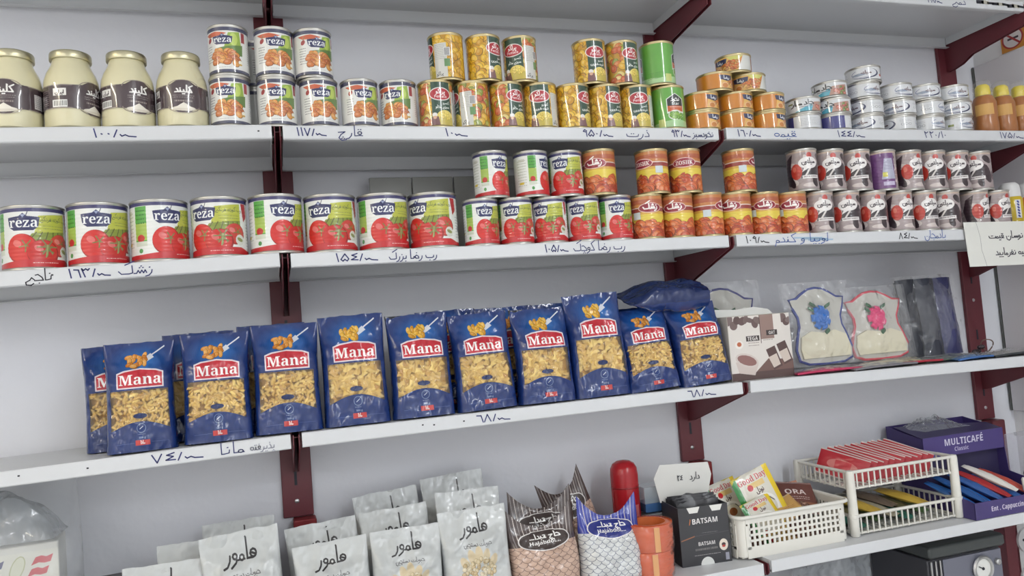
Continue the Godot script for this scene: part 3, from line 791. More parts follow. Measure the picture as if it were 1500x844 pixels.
func bracket(level: int, k: int, label: String, depth := DEPTH, drop := 0.112) -> void:
	var y := shelf_y(level, k + 0.0) - 0.003
	var o := thing("shelf_bracket", label, "bracket", Vector3(k, y, 0.0), 0, "maroon shelf brackets")
	for e in [-1, 1]:
		var mb := Mb.new()
		var poly := PackedVector2Array([Vector2(0.012, 0.0), Vector2(depth - 0.004, 0.0), Vector2(depth - 0.003, -0.02), Vector2(depth - 0.01, -0.027), Vector2(0.034, -0.106), Vector2(0.012, -0.11)])
		if level == 0: poly = PackedVector2Array([Vector2(0.012, 0.0), Vector2(depth - 0.004, 0.0), Vector2(depth - 0.003, -0.058), Vector2(0.103, -0.077), Vector2(0.066, -0.094), Vector2(0.034, -0.1), Vector2(0.012, -0.1)])
		mb.extrude(poly, 0.0018, Transform3D(Basis(Vector3(0, 0, 1), Vector3(0, 1, 0), Vector3(-1, 0, 0)), Vector3(e * 0.0052 + 0.0009, 0, 0)))
		part("side_plate", mb, M.maroon, o)
	var web := Mb.new()
	web.box(Vector3(0, -0.006, 0.14), Vector3(0.009, 0.0018, 0.24)); web.box(Vector3(0, -0.05, 0.013), Vector3(0.009, 0.1, 0.002))
	part("web", web, M.maroon, o)

func upright(k: int, label: String) -> void:
	var o := thing("shelf_upright", label, "upright", Vector3(k, 1.075, 0), 0, "maroon uprights of the shelving")
	var mb := Mb.new()
	mb.box(Vector3(0, 0.85, 0.006), Vector3(0.066, 1.7, 0.012), 0.002)
	part("post", mb, M.maroon, o)
	var ft := Mb.new()
	ft.box(Vector3(0.012, -0.522, 0.02), Vector3(0.05, 1.04, 0.04), 0.003)
	part("foot_post", ft, M.red_foot if k < 2 else M.maroon, o)
	for p in [0.035, 0.36, 0.63, 0.95, 1.35]:
		var sc := Mb.new()
		sc.lathe([Vector2(0, 0.0022), Vector2(0.0035, 0.002), Vector2(0.005, 0.0008), Vector2(0.005, -0.001)], 14)
		sc.box(Vector3(0, 0.0024, 0), Vector3(0.008, 0.0006, 0.0012))
		var s := part("screw", sc, M.screw, o)
		s.position = Vector3(-0.002, p, 0.0125); s.rotation = Vector3(PI / 2, 0.6 * p, 0.0)
	for p in 5:
		var sl := Mb.new()
		sl.box(Vector3(-0.002, 0.085 + p * 0.17, 0.0122), Vector3(0.006, 0.03, 0.0008))
		part("slot", sl, M.ink_black, o)

# ------------------------------------------------------------------ cans and jars
var KIND := {}
func can_kinds() -> void:
	KIND.beans = {"r": 0.0392, "h": 0.1015, "m": printed(label_beans(), 0.3, 1.0), "ribs": 0}
	KIND.tomato = {"r": 0.0528, "h": 0.118, "m": printed(label_tomato(), 0.35, 0.35), "ribs": 15}
	KIND.paste = {"r": 0.0392, "h": 0.1025, "m": KIND.tomato.m, "ribs": 15}
	KIND.corn = {"r": 0.039, "h": 0.1035, "m": printed(label_perraco(false), 0.28, 1.0), "ribs": 0, "gold": true}
	KIND.mixed = {"r": 0.039, "h": 0.1035, "m": printed(label_perraco(true), 0.28, 1.0), "ribs": 0, "gold": true}
	KIND.peas = {"r": 0.041, "h": 0.1045, "m": printed(label_peas(), 0.28, 1.0), "ribs": 0, "gold": true}
	KIND.stew = {"r": 0.0435, "h": 0.0465, "m": printed(label_stew(), 0.28, 1.0), "ribs": 0, "gold": true}
	KIND.fish = {"r": 0.0435, "h": 0.0425, "m": printed(label_tuna(0), 0.25, 1.0), "ribs": 0}
	KIND.tuna = {"r": 0.0435, "h": 0.0425, "m": printed(label_tuna(1), 0.25, 1.0), "ribs": 0}
	KIND.zoshk = {"r": 0.039, "h": 0.104, "m": printed(label_zoshk(), 0.35, 0.35), "ribs": 13, "gold": true}
	KIND.egg = {"r": 0.0375, "h": 0.1055, "m": printed(label_eggplant(false), 0.3, 0.5), "ribs": 11}
	KIND.egg_back = {"r": 0.0375, "h": 0.1055, "m": printed(label_eggplant(true), 0.3, 0.5), "ribs": 11}
	for k in KIND:
		var d: Dictionary = KIND[k]
		var r: float = d.r
		var h: float = d.h
		var b := Mb.new()
		b.lathe([Vector2(0, 0.005), Vector2(r - 0.0045, 0.005), Vector2(r - 0.0038, 0.0002), Vector2(r - 0.001, 0), Vector2(r, 0.0012), Vector2(r - 0.0002, 0.0034), Vector2(r - 0.0018, 0.005), Vector2(r - 0.0018, h - 0.005), Vector2(r - 0.0002, h - 0.0034), Vector2(r, h - 0.0012), Vector2(r - 0.001, h), Vector2(r - 0.0038, h - 0.0002), Vector2(r - 0.0045, h - 0.005)], 44)
		d.body = b.mesh()
		var l := Mb.new()
		l.lathe([Vector2(r - 0.0044, h - 0.005), Vector2(r - 0.009, h - 0.0056), Vector2(r - 0.011, h - 0.0048), Vector2(r - 0.02, h - 0.0052), Vector2(0, h - 0.0052)], 32)
		d.lid = l.mesh()
		var pr := []
		var y0 := 0.0058
		var y1 := h - 0.0058
		if d.ribs == 0:
			for j in 5: pr.append(Vector2(r - 0.0012, lerpf(y0, y1, j / 4.0)))
		else:
			var num: int = d.ribs * 6
			for j in num + 1:
				var f := float(j) / num
				var inside := smoothstep(0.08, 0.16, f) * smoothstep(0.92, 0.84, f)
				pr.append(Vector2(r - 0.0015 + 0.0002 * inside * cos(TAU * d.ribs * f), lerpf(y0, y1, f)))
		var w := Mb.new()
		w.lathe(pr, 48)
		d.wrap = w.mesh()
# turn: degrees by which the print's front is turned to the right of the viewer standing in the aisle
func can(kind: String, called: String, label: String, group: String, x: float, y: float, z: float, turn: float) -> Node3D:
	var d: Dictionary = KIND[kind]
	var o := thing(called, label, "can", Vector3(x, y, z), atan2(-0.027 - x, 1.825 - z) + deg_to_rad(turn), group)
	part("can_body", d.body, M.gold if d.get("gold", false) else M.tin, o)
	part("lid", d.lid, M.gold if d.get("gold", false) else M.tin, o)
	part("label", d.wrap, d.m, o)
	return o
# a row: [x, turn, kind or ""]; names the cans by their place in the row
func can_row(list: Array, kind: String, called: String, phrase: String, group: String, level: int, lift := 0.0, zf := DEPTH - 0.006) -> void:
	var k := 0
	for a in list:
		var kd: String = a[2] if a.size() > 2 else kind
		var z: float = zf - KIND[kd].r - (a[3] if a.size() > 3 else 0.0)
		can(kd, called, phrase % ORD[k], group, a[0], shelf_y(level, a[0]) + lift, z, a[1])
		k += 1
func price_sticker(o: Node3D, r: float, y: float, deg: float) -> void:
	var mb := Mb.new()
	var a := deg_to_rad(deg)
	mb.lathe([Vector2(r, y), Vector2(r, y + 0.016)], 6, Vector3.ZERO, a - 0.24, a + 0.24)
	part("price_sticker", mb, M.sticker, o, "small white price sticker")

func jar(label: String, x: float, turn: float) -> void:
	var y := shelf_y(1, x)
	var z := DEPTH - 0.006 - 0.0478
	var o := thing("glass_jar", label, "jar", Vector3(x, y, z), atan2(-0.027 - x, 1.825 - z) + deg_to_rad(turn), "big glass jars of cream")
	if not cache.has("jar"):
		var R := 0.0475
		var prof := func(s: float) -> Array: return [Vector2(0, 0.001 + s), Vector2(R - 0.008, 0.001 + s), Vector2(R - 0.002, 0.004 + s), Vector2(R - s, 0.012), Vector2(R - s, 0.085), Vector2(R - 0.0012 - s, 0.098), Vector2(R - 0.005 - s, 0.111), Vector2(R - 0.0105 - s, 0.122), Vector2(R - 0.0145 - s, 0.131), Vector2(R - 0.0155 - s, 0.139)]
		var g := Mb.new(); g.lathe(prof.call(0.0), 48)
		var c := Mb.new(); c.lathe(prof.call(0.0012) + [Vector2(0, 0.138)], 48)
		var l := Mb.new()
		l.lathe([Vector2(0.031, 0.138), Vector2(0.0352, 0.1375), Vector2(0.0358, 0.139), Vector2(0.0355, 0.149), Vector2(0.0345, 0.1515), Vector2(0.0325, 0.1525), Vector2(0.03, 0.1517), Vector2(0, 0.1512)], 44)
		var w := Mb.new()
		w.lathe([Vector2(R + 0.0004, 0.024), Vector2(R + 0.0004, 0.04), Vector2(R + 0.0004, 0.06), Vector2(R + 0.0004, 0.085), Vector2(R - 0.0004, 0.093)], 48)
		var lm := printed(label_jar(), 0.22, 0.9)
		lm.transparency = BaseMaterial3D.TRANSPARENCY_ALPHA_SCISSOR; lm.alpha_scissor_threshold = 0.5
		cache.jar = [g.mesh(), c.mesh(), l.mesh(), w.mesh(), lm]
	part("cream", cache.jar[1], M.cream, o); part("glass", cache.jar[0], M.glass, o); part("lid", cache.jar[2], M.jar_lid, o); part("label", cache.jar[3], cache.jar[4], o)

# ------------------------------------------------------------------ bags
# outline of a filled bag: u across, w up; side +1 front, -1 back
func bag_point(u: float, w: float, side: float, W: float, H: float, T: float, nz: FastNoiseLite, opt: Dictionary) -> Vector3:
	var a := absf(2.0 * u - 1.0)
	var flat: float = opt.get("flat", 4.0)
	var across: float = pow(maxf(0.0, 1.0 - pow(a, flat)), 0.5)
	var seal: float = opt.get("seal", 0.9)
	var fill: float = smoothstep(seal, opt.get("full", 0.55), w)
	var base: float = lerpf(opt.get("base", 0.75), 1.0, smoothstep(0.0, 0.15, w))
	var crk: float = nz.get_noise_3d(u * 60.0, w * 90.0, side * 40.0) * opt.get("crinkle", 0.0035) * (0.35 + across)
	var narrow: float = 1.0 - opt.get("waist", 0.06) * sin(PI * clampf(w, 0.0, 1.0)) * (1.0 - 0.0)
	var x: float = (u - 0.5) * W * narrow
	var z: float = side * (T / 2.0 * across * fill * base + 0.0006) + crk * (0.3 + fill)
	if a > 0.999: z = crk * 0.3
	var lean: float = opt.get("curl", 0.0) * pow(maxf(0.0, w - 0.75) / 0.25, 2.0)
	var y: float = w * H
	if opt.has("tail") and w > 0.8: y += opt.tail * (w - 0.8) / 0.2 * (pow(a, 2.0) - 0.35)
	y += H * 0.012 * nz.get_noise_2d(u * 80.0, 11.0) * smoothstep(0.8, 1.0, w)
	return Vector3(x, y, z - lean)
func noise(s: int, f := 0.035) -> FastNoiseLite:
	var nz := FastNoiseLite.new()
	nz.seed = s; nz.frequency = f; nz.fractal_octaves = 3
	return nz
func bag_base(W: float, T: float, opt: Dictionary, nz: FastNoiseLite, H: float) -> Mb:
	var b := Mb.new()
	b.grid(14, 4, func(u, w): return bag_point(u, 0.0, 1.0, W, H, T, nz, opt).lerp(bag_point(u, 0.0, -1.0, W, H, T, nz, opt), w), Vector3.DOWN)
	return b

func pasta_meshes(variant: int) -> Array:
	var key := "pasta%d" % variant
	if cache.has(key): return cache[key]
	var W := 0.136
	var H := 0.212
	var T := 0.058
	var nz := noise(40 + variant, 0.03)
	var opt := {"seal": 1.0, "full": 0.62, "base": 0.85, "crinkle": 0.006, "flat": 5.0, "waist": 0.05, "curl": 0.004}
	var vt := 0.555
	var vb := func(u: float) -> float: return 0.195 + 0.075 * sin(PI * clampf((u - 0.08) / 0.84, 0.0, 1.0))
	var P := func(u, w): return bag_point(u, w, 1.0, W, H, T, nz, opt)
	var pr := Mb.new()
	pr.grid(26, 20, func(u, w): return P.call(u, lerpf(vt, 1.0, w)), Vector3.BACK, Rect2(0, 0, 1, 1.0 - vt))
	for k in 2:
		var u0: float = [0.0, 0.92][k]
		pr.grid(4, 18, func(u, w): return P.call(u0 + u * 0.08, lerpf(vb.call(u0 + u * 0.08), vt, w)), Vector3.BACK, Rect2(u0, 1.0 - vt, 0.08, vt - 0.195))
	# the lower band: print coordinates follow the true height
	var low := Mb.new()
	low.grid(26, 10, func(u, w): return P.call(u, lerpf(0.0, vb.call(u), w)), Vector3.BACK)
	for i in low.v.size():
		low.t[i] = Vector2(low.t[i].x, 1.0 - low.v[i].y / H)
	var off := pr.v.size()
	pr.v.append_array(low.v); pr.n.append_array(low.n); pr.t.append_array(low.t)
	for i in low.ix: pr.ix.append(i + off)
	var film := Mb.new()
	film.grid(24, 22, func(u, w): return P.call(0.08 + u * 0.84, lerpf(vb.call(0.08 + u * 0.84), vt, w)), Vector3.BACK)
	var back := Mb.new()
	back.grid(16, 20, func(u, w): return bag_point(u, w, -1.0, W, H, T, nz, opt), Vector3.FORWARD)
	# what lies behind the window: a heap of pasta pressed against the film
	var r := rng_of(60 + variant)
	var heap := Mb.new()
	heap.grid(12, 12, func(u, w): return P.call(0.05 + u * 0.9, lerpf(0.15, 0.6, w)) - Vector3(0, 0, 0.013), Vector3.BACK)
	for i in heap.v.size(): heap.t[i] = Vector2(0.03, 0.5)  # backing takes the darkest tone, painting in the shade between the pieces
	var big := variant % 2 == 0
	for k in (105 if big else 240):
		var u := r.randf_range(0.145, 0.855) if big else r.randf_range(0.11, 0.89)
		var w := r.randf_range(0.2, 0.54)
		var shade := r.randf()
		var first := heap.v.size()
		if w < vb.call(u) - 0.02: continue
		var c: Vector3 = P.call(u, w) - Vector3(0, 0, r.randf_range(0.0048, 0.0085))
		var bs := Basis.from_euler(Vector3(r.randf_range(-0.3, 0.3), r.randf_range(-0.3, 0.3), r.randf() * TAU))
		var s := 0.0105 if big else 0.0052
		if big:
			# bow tie: two fluted wings and a pinched middle
			heap.grid(6, 3, func(a, b): return c + bs * Vector3((a - 0.5) * 2.0 * s, (b - 0.5) * s * lerpf(0.45, 1.35, absf(a - 0.5) * 2.0), 0.0016 * cos((b - 0.5) * 5.0) * (1.0 - absf(a - 0.5)) - 0.0012 * absf(a - 0.5)), bs * Vector3(0, 0, 1))
		else:
			heap.grid(4, 4, func(a, b): return c + bs * Vector3((a - 0.5) * 2.2 * s + 0.25 * s * cos(b * PI), cos(b * PI) * s * 0.62, sin(b * PI) * s * 0.6 - 0.001), bs * Vector3(0, 0, 1))
		for i in range(first, heap.v.size()): heap.t[i] = Vector2(shade, 0.5)
	var oval := Mb.new()
	oval.grid(10, 6, func(a, b): return P.call(0.5 + (a - 0.5) * 0.2 * sqrt(maxf(0.0, 1.0 - pow(2.0 * b - 1.0, 2.0))), 0.295 + b * 0.05) + Vector3(0, 0, 0.0005), Vector3.BACK)
	cache[key] = [pr.mesh(), film.mesh(), back.mesh(), heap.mesh(), oval.mesh(), bag_base(W, T, opt, nz, H).mesh()]
	return cache[key]
func pasta_bag(label: String, at: Vector3, variant: int, turn := 0.0, lean := -0.08, tilt := 0.0, tall := 1.0, wide := 1.0) -> Node3D:
	var o := thing("pasta_bag", label, "pasta bag", at, turn, "blue bags of pasta")
	o.rotation = Vector3(lean, turn, tilt)
	o.scale = Vector3(wide, tall, 1.0)
	var m := pasta_meshes(variant)
	var small := variant % 2 == 1
	part("printed_film", m[0], M.pasta_small if small else M.pasta_bow, o)
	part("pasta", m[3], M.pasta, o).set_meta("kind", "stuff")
	part("window_film", m[1], M.film, o, "clear window")
	part("printed_oval", m[4], M.blue_film, o)
	part("back_film", m[2], M.dark_film, o); part("base_film", m[5], M.dark_film, o)
	return o

func soft_bag(called: String, label: String, category: String, group: String, at: Vector3, W: float, H: float, T: float, front: Material, back: Material, s: int, opt: Dictionary, turn := 0.0, lean := 0.0, tilt := 0.0) -> Node3D:
	var o := thing(called, label, category, at, turn, group)
	o.rotation = Vector3(lean, turn, tilt)
	var nz := noise(s, opt.get("freq", 0.03))
	var f := Mb.new()
	f.grid(28, 34, func(u, w): return bag_point(u, w, 1.0, W, H, T, nz, opt), Vector3.BACK)
	part("front_film", f, front, o)
	var b := Mb.new()
	b.grid(18, 24, func(u, w): return bag_point(u, w, -1.0, W, H, T, nz, opt), Vector3.FORWARD)
	part("back_film", b, back, o)
	part("base_film", bag_base(W, T, opt, nz, H), back, o)
	return o

# ------------------------------------------------------------------ other goods
func plush_flower_pack(label: String, at: Vector3, W: float, H: float, edging: Color, rose: Color, s: int, lean: float) -> void:
	var o := thing("potholder_pack", label, "potholder", at, 0.0, "cloth potholders in clear bags")
	o.rotation.x = lean
	var half := [Vector2(0.0, 1.0), Vector2(0.12, 0.985), Vector2(0.24, 0.93), Vector2(0.34, 0.87), Vector2(0.46, 0.86), Vector2(0.42, 0.74), Vector2(0.36, 0.62), Vector2(0.36, 0.5), Vector2(0.42, 0.36), Vector2(0.47, 0.2), Vector2(0.44, 0.06), Vector2(0.3, 0.01), Vector2(0.0, 0.0)]
	var poly := PackedVector2Array()
	for p in half: poly.append(Vector2(p.x * W, p.y * H))
	for k in range(half.size() - 2, 0, -1): poly.append(Vector2(-half[k].x * W, half[k].y * H))
	var cl := Mb.new()
	cl.extrude(poly, 0.006, Transform3D(Basis.IDENTITY, Vector3(0, 0, -0.003)))
	part("cloth", cl, M.cloth, o)
	var lower := PackedVector2Array()
	for p in [Vector2(-0.4, 0.08), Vector2(0.4, 0.08), Vector2(0.42, 0.2), Vector2(0.38, 0.36), Vector2(0.2, 0.43), Vector2(0.0, 0.4), Vector2(-0.2, 0.43), Vector2(-0.38, 0.36), Vector2(-0.42, 0.2)]: lower.append(Vector2(p.x * W, p.y * H))
	var pk := Mb.new()
	pk.extrude(lower, 0.005, Transform3D(Basis.IDENTITY, Vector3(0, 0, 0.003)))
	part("pocket", pk, M.cream_cloth, o)
	var ring := []
	for p in poly: ring.append(Vector3(p.x, p.y, 0.0))
	var ed := Mb.new()
	ed.tube(ring, 0.0042, 6, true)
	var em := mat(edging, 0.85)
	part("edging", ed, em, o)
	var r := rng_of(s)
	var fl := Mb.new()
	var c := Vector3(0.0, H * 0.6, 0.007)
	for ringno in 4:
		for k in 7:
			var a := TAU * k / 7 + ringno * 0.45
			var rad := 0.004 + ringno * 0.0065
			var bs := Basis.from_euler(Vector3(r.randf_range(-0.2, 0.2), 0.0, a)) * Basis(Vector3.UP, 0.5)
			fl.grid(4, 4, func(u, v): return c + Vector3(cos(a) * rad, sin(a) * rad * 1.15, 0.012 - ringno * 0.003) + bs * Vector3((u - 0.5) * 0.012, (v - 0.5) * 0.018, 0.004 * sin(PI * u) * sin(PI * v)), Vector3.BACK)
	part("rose", fl, mat(rose, 0.6), o)
	for q in [[0.024, 0.03], [-0.026, 0.022], [0.012, -0.036], [-0.02, 0.034]]:
		var lf := Mb.new()
		lf.grid(4, 6, func(u, v): return c + Vector3(q[0] + (u - 0.5) * 0.016 * sin(PI * v + 0.01) + (v - 0.5) * q[0] * 0.7, q[1] + (v - 0.5) * 0.016, 0.002 + 0.003 * sin(PI * u)), Vector3.BACK)
		part("leaf", lf, M.leaf, o)
	var nz := noise(s, 0.03)
	for sd in [1.0, -1.0]:
		var f := Mb.new()
		f.grid(20, 24, func(u, v): return Vector3((u - 0.5) * W * 1.16, -0.003 + v * H * 1.1, sd * (0.004 + 0.018 * sin(PI * u) * sin(PI * clampf(v, 0.03, 0.97))) + nz.get_noise_3d(u * 70, v * 80, sd * 30) * 0.006 * sin(PI * u)), Vector3(0, 0, sd))
		part("bag_film", f, M.film, o, "clear plastic bag")

func sachet(label: String, category: String, group: String, at: Vector3, rot: Vector3, W: float, H: float, T: float, m: Material, back: Material, s: int) -> Node3D:
	var o := thing("sachet", label, category, at, 0.0, group)
	o.rotation = rot
	var key := "sachet%s" % str([W, H, T])
	if not cache.has(key):
		var nz := noise(s, 0.04)
		var out := []
		for sd in [1.0, -1.0]:
			var f := Mb.new()
			f.grid(10, 12, func(u, v): return Vector3((u - 0.5) * W, v * H, sd * T / 2.0 * pow(sin(PI * clampf(u, 0.0, 1.0)), 0.7) * pow(sin(PI * clampf(v, 0.0, 1.0)), 0.6) + nz.get_noise_3d(u * 60, v * 60, sd * 9) * 0.003 * sin(PI * u)), Vector3(0, 0, sd))
			out.append(f.mesh())
		cache[key] = out
	part("front", cache[key][0], m, o); part("back", cache[key][1], back, o)
	return o

func rounded(x0: float, x1: float, z0: float, z1: float, r: float, y: float) -> Array:
	var o := []
	for c in [[x1 - r, z1 - r, 0.0], [x0 + r, z1 - r, 0.5], [x0 + r, z0 + r, 1.0], [x1 - r, z0 + r, 1.5]]:
		for k in 5:
			var a: float = (c[2] + k * 0.125) * PI
			o.append(Vector3(c[0] + r * cos(a), y, c[1] + r * sin(a)))
	return o

func basket() -> void:
	var o := thing("plastic_basket", "white perforated plastic basket holding noodle and coffee sachets", "basket", Vector3(1.108, 0.889, 0.16))
	var W := 0.30
	var D := 0.205
	var H := 0.094
	for sd in 4:
		var mb := Mb.new()
		var along := W if sd % 2 == 0 else D
		var bs := Basis(Vector3.UP, sd * PI / 2)
		var off: float = D / 2 if sd % 2 == 0 else W / 2
		var L := along - 0.05
		var n := int(L / 0.0128)
		var dx := L / n
		mb.box(bs * Vector3(0, 0.013, off), Vector3(along - 0.034, 0.026, 0.0024), 0.0, bs)
		mb.box(bs * Vector3(0, H - 0.008, off), Vector3(along - 0.034, 0.016, 0.0024), 0.0, bs)
		for e in [-1, 1]: mb.box(bs * Vector3(e * (along / 2 - 0.021), H / 2, off), Vector3(0.012, H - 0.04, 0.0024), 0.0, bs)
		for j in range(1, 4): mb.box(bs * Vector3(0, 0.026 + j * 0.013, off), Vector3(L, 0.0052, 0.0024), 0.0, bs)
		for k in n + 1: mb.box(bs * Vector3(-L / 2 + k * dx, 0.026 + 0.026, off), Vector3(0.0058, 0.054, 0.0023), 0.0, bs)
		part("side_wall", mb, M.white_plastic, o)
	for c in 4:
		var mb := Mb.new()
		var cx := (W / 2 - 0.018) * (1 if c in [0, 3] else -1)
		var cz := (D / 2 - 0.018) * (1 if c in [0, 1] else -1)
		var a0: float = [0.0, -PI / 2, -PI, PI / 2][c]
		mb.lathe([Vector2(0.018, 0.004), Vector2(0.018, H * 0.5), Vector2(0.018, H)], 8, Vector3(cx, 0, cz), a0, a0 + PI / 2)
		part("corner", mb, M.white_plastic, o)
	var rim := Mb.new()
	rim.tube(rounded(-W / 2 - 0.005, W / 2 + 0.005, -D / 2 - 0.005, D / 2 + 0.005, 0.02, H), 0.0045, 8, true)
	part("rim", rim, M.white_plastic, o)
	var fl := Mb.new()
	fl.box(Vector3(0, 0.002, 0), Vector3(W - 0.01, 0.003, D - 0.01), 0.001)
	part("basket_floor", fl, M.white_plastic, o)

func rack() -> void:
	var o := thing("tiered_rack", "white plastic two-tier rack with slatted trays beside the perforated basket", "rack", Vector3(1.447, 0.889, 0.15))
	var W := 0.325
	var D := 0.2
	for tier in 2:
		var top: float = [0.048, 0.154][tier]
		var low: float = [0.004, 0.112][tier]
		var t := part("tray" if tier == 0 else "upper_tray", _tray_floor(W, D, low), M.white_plastic, o)
		var rim := Mb.new()
		rim.tube(rounded(-W / 2, W / 2, -D / 2, D / 2, 0.012, top), 0.0042, 6, true); rim.tube(rounded(-W / 2 + 0.003, W / 2 - 0.003, -D / 2 + 0.003, D / 2 - 0.003, 0.012, low + 0.002), 0.003, 6, true)
		part("rim", rim, M.white_plastic, t)
		for e in [-1, 1]:
			var bars := Mb.new()
			for k in 17: bars.box(Vector3(-W / 2 + 0.02 + k * (W - 0.04) / 16, (top + low) / 2, e * D / 2), Vector3(0.0034, top - low, 0.0026))
			part("long_bars", bars, M.white_plastic, t)
			bars = Mb.new()
			for k in 10: bars.box(Vector3(e * W / 2, (top + low) / 2, -D / 2 + 0.02 + k * (D - 0.04) / 9), Vector3(0.0026, top - low, 0.0034))
			part("short_bars", bars, M.white_plastic, t)
	for a in [-1, 1]:
		for b in [-1, 1]:
			var leg := Mb.new()
			leg.lathe([Vector2(0, 0), Vector2(0.009, 0), Vector2(0.011, 0.002), Vector2(0.0115, 0.045), Vector2(0.0132, 0.046), Vector2(0.0132, 0.053), Vector2(0.0115, 0.054), Vector2(0.0105, 0.152), Vector2(0.009, 0.158), Vector2(0, 0.159)], 16, Vector3(a * (W / 2 - 0.002), 0, b * (D / 2 - 0.002)))
			part("leg", leg, M.white_plastic, o)
func _tray_floor(W: float, D: float, y: float) -> Mb:
	var mb := Mb.new()
	for k in 15: mb.box(Vector3(-W / 2 + 0.012 + k * (W - 0.024) / 14, y, 0), Vector3(0.009, 0.0022, D - 0.006))
	for k in 5: mb.box(Vector3(0, y - 0.0012, -D / 2 + 0.02 + k * (D - 0.04) / 4), Vector3(W - 0.006, 0.0022, 0.008))
	return mb

func lamp(label: String, at: Vector3, length: float, along_x: bool, energy: float, c: Color) -> void:
	var o := thing("tube_lamp", label, "lamp", at, 0.0 if along_x else PI / 2)
	var h := Mb.new()
	h.box(Vector3(0, 0.03, 0), Vector3(length + 0.06, 0.05, 0.09), 0.006)
	part("housing", h, M.white_plastic, o)
	for e in [-1, 1]:
		var t := Mb.new()
		t.tube([Vector3(-length / 2, -0.02, e * 0.022), Vector3(0, -0.02, e * 0.022), Vector3(length / 2, -0.02, e * 0.022)], 0.013, 10)
		part("glowing_tube", t, M.glow, o)
	var l := AreaLight3D.new()
	l.name = "tube_light"
	l.area_size = Vector2(length, 0.09)
	l.light_color = c; l.light_energy = energy; l.area_range = 12.0; l.area_attenuation = 2.0; l.shadow_enabled = true
	o.add_child(l, true)
	l.position = Vector3(0, -0.04, 0)
	l.rotation = Vector3(-PI / 2, 0, 0)

func bottle(called: String, label: String, group: String, at: Vector3, body: Array, body_m: Material, cap: Array, cap_m: Material) -> Node3D:
	var o := thing(called, label, "bottle", at, atan2(-0.027 - at.x, 1.825 - at.z), group)
	var b := Mb.new(); b.lathe(body, 28)
	part("body", b, body_m, o)
	var c := Mb.new(); c.lathe(cap, 28)
	part("cap", c, cap_m, o)
	return o

# ------------------------------------------------------------------ the scene
func _ready() -> void:
	# camera
	var cam := Camera3D.new()
	cam.name = "camera"
	cam.position = Vector3(-0.0269, 1.45, 1.8253)
	cam.rotation = Vector3(0.0562, -0.3025, -0.0785)
	cam.fov = 41.13
	cam.near = 0.05
	add_child(cam)
	cam.current = true
	# environment
	var we := WorldEnvironment.new()
	we.name = "environment"
	var env := Environment.new()
	env.background_mode = Environment.BG_COLOR
	env.background_color = Color(0.0, 0.0, 0.0)
	env.tonemap_mode = Environment.TONE_MAPPER_LINEAR
	env.tonemap_exposure = 0.53
	env.sdfgi_enabled = true; env.ssao_enabled = true; env.ssil_enabled = true
	we.environment = env
	add_child(we)
	make_materials()
	M.glow = mat(Color.WHITE, 0.5); M.glow.emission_enabled = true; M.glow.emission = Color(1.0, 0.99, 0.96); M.glow.emission_energy_multiplier = 22.0
	# lamps on the shop ceiling; the far, unseen pair is added for soft fill
	lamp("twin tube lamp in the left row, nearest the shelving", Vector3(-2.45, 2.96, 2.0), 1.5, false, 4.5, Color(1.0, 0.94, 0.8))
	lamp("unseen twin tube lamp added for soft fill in the left row, far from the shelving", Vector3(-2.45, 2.96, 4.7), 1.5, false, 8.0, Color(0.98, 0.98, 1.0))
	lamp("twin tube lamp in the right row, nearest the shelving", Vector3(1.4, 2.96, 3.0), 1.5, false, 4.5, Color(0.96, 0.98, 1.0))
	lamp("unseen twin tube lamp added for soft fill in the right row, far from the shelving", Vector3(1.4, 2.96, 5.1), 1.5, false, 9.0, Color(0.94, 0.97, 1.0))
	# room
	var b := Mb.new(); b.box(Vector3(-0.6, 1.5, -0.05), Vector3(5.6, 3.2, 0.1)); struct("wall_back", b, M.wall)
	b = Mb.new(); b.box(Vector3(-0.6, -0.05, 2.95), Vector3(5.6, 0.1, 6.1)); struct("floor", b, M.floor)
	b = Mb.new(); b.box(Vector3(-0.6, 3.1, 2.95), Vector3(5.6, 0.1, 6.1)); struct("ceiling", b, M.room)
	b = Mb.new(); b.box(Vector3(-3.35, 1.5, 2.95), Vector3(0.1, 3.2, 6.1)); struct("wall_left", b, M.room)
	b = Mb.new(); b.box(Vector3(2.17, 1.5, 2.95), Vector3(0.1, 3.2, 6.1)); struct("wall_right", b, M.room)
	b = Mb.new(); b.box(Vector3(-0.6, 1.5, 5.95), Vector3(5.6, 3.2, 0.1)); struct("wall_front", b, M.room)
	shelving()
	can_kinds()
	shelf_one()
	shelf_two()
	shelf_three()
	shelf_four()
	below_and_right()

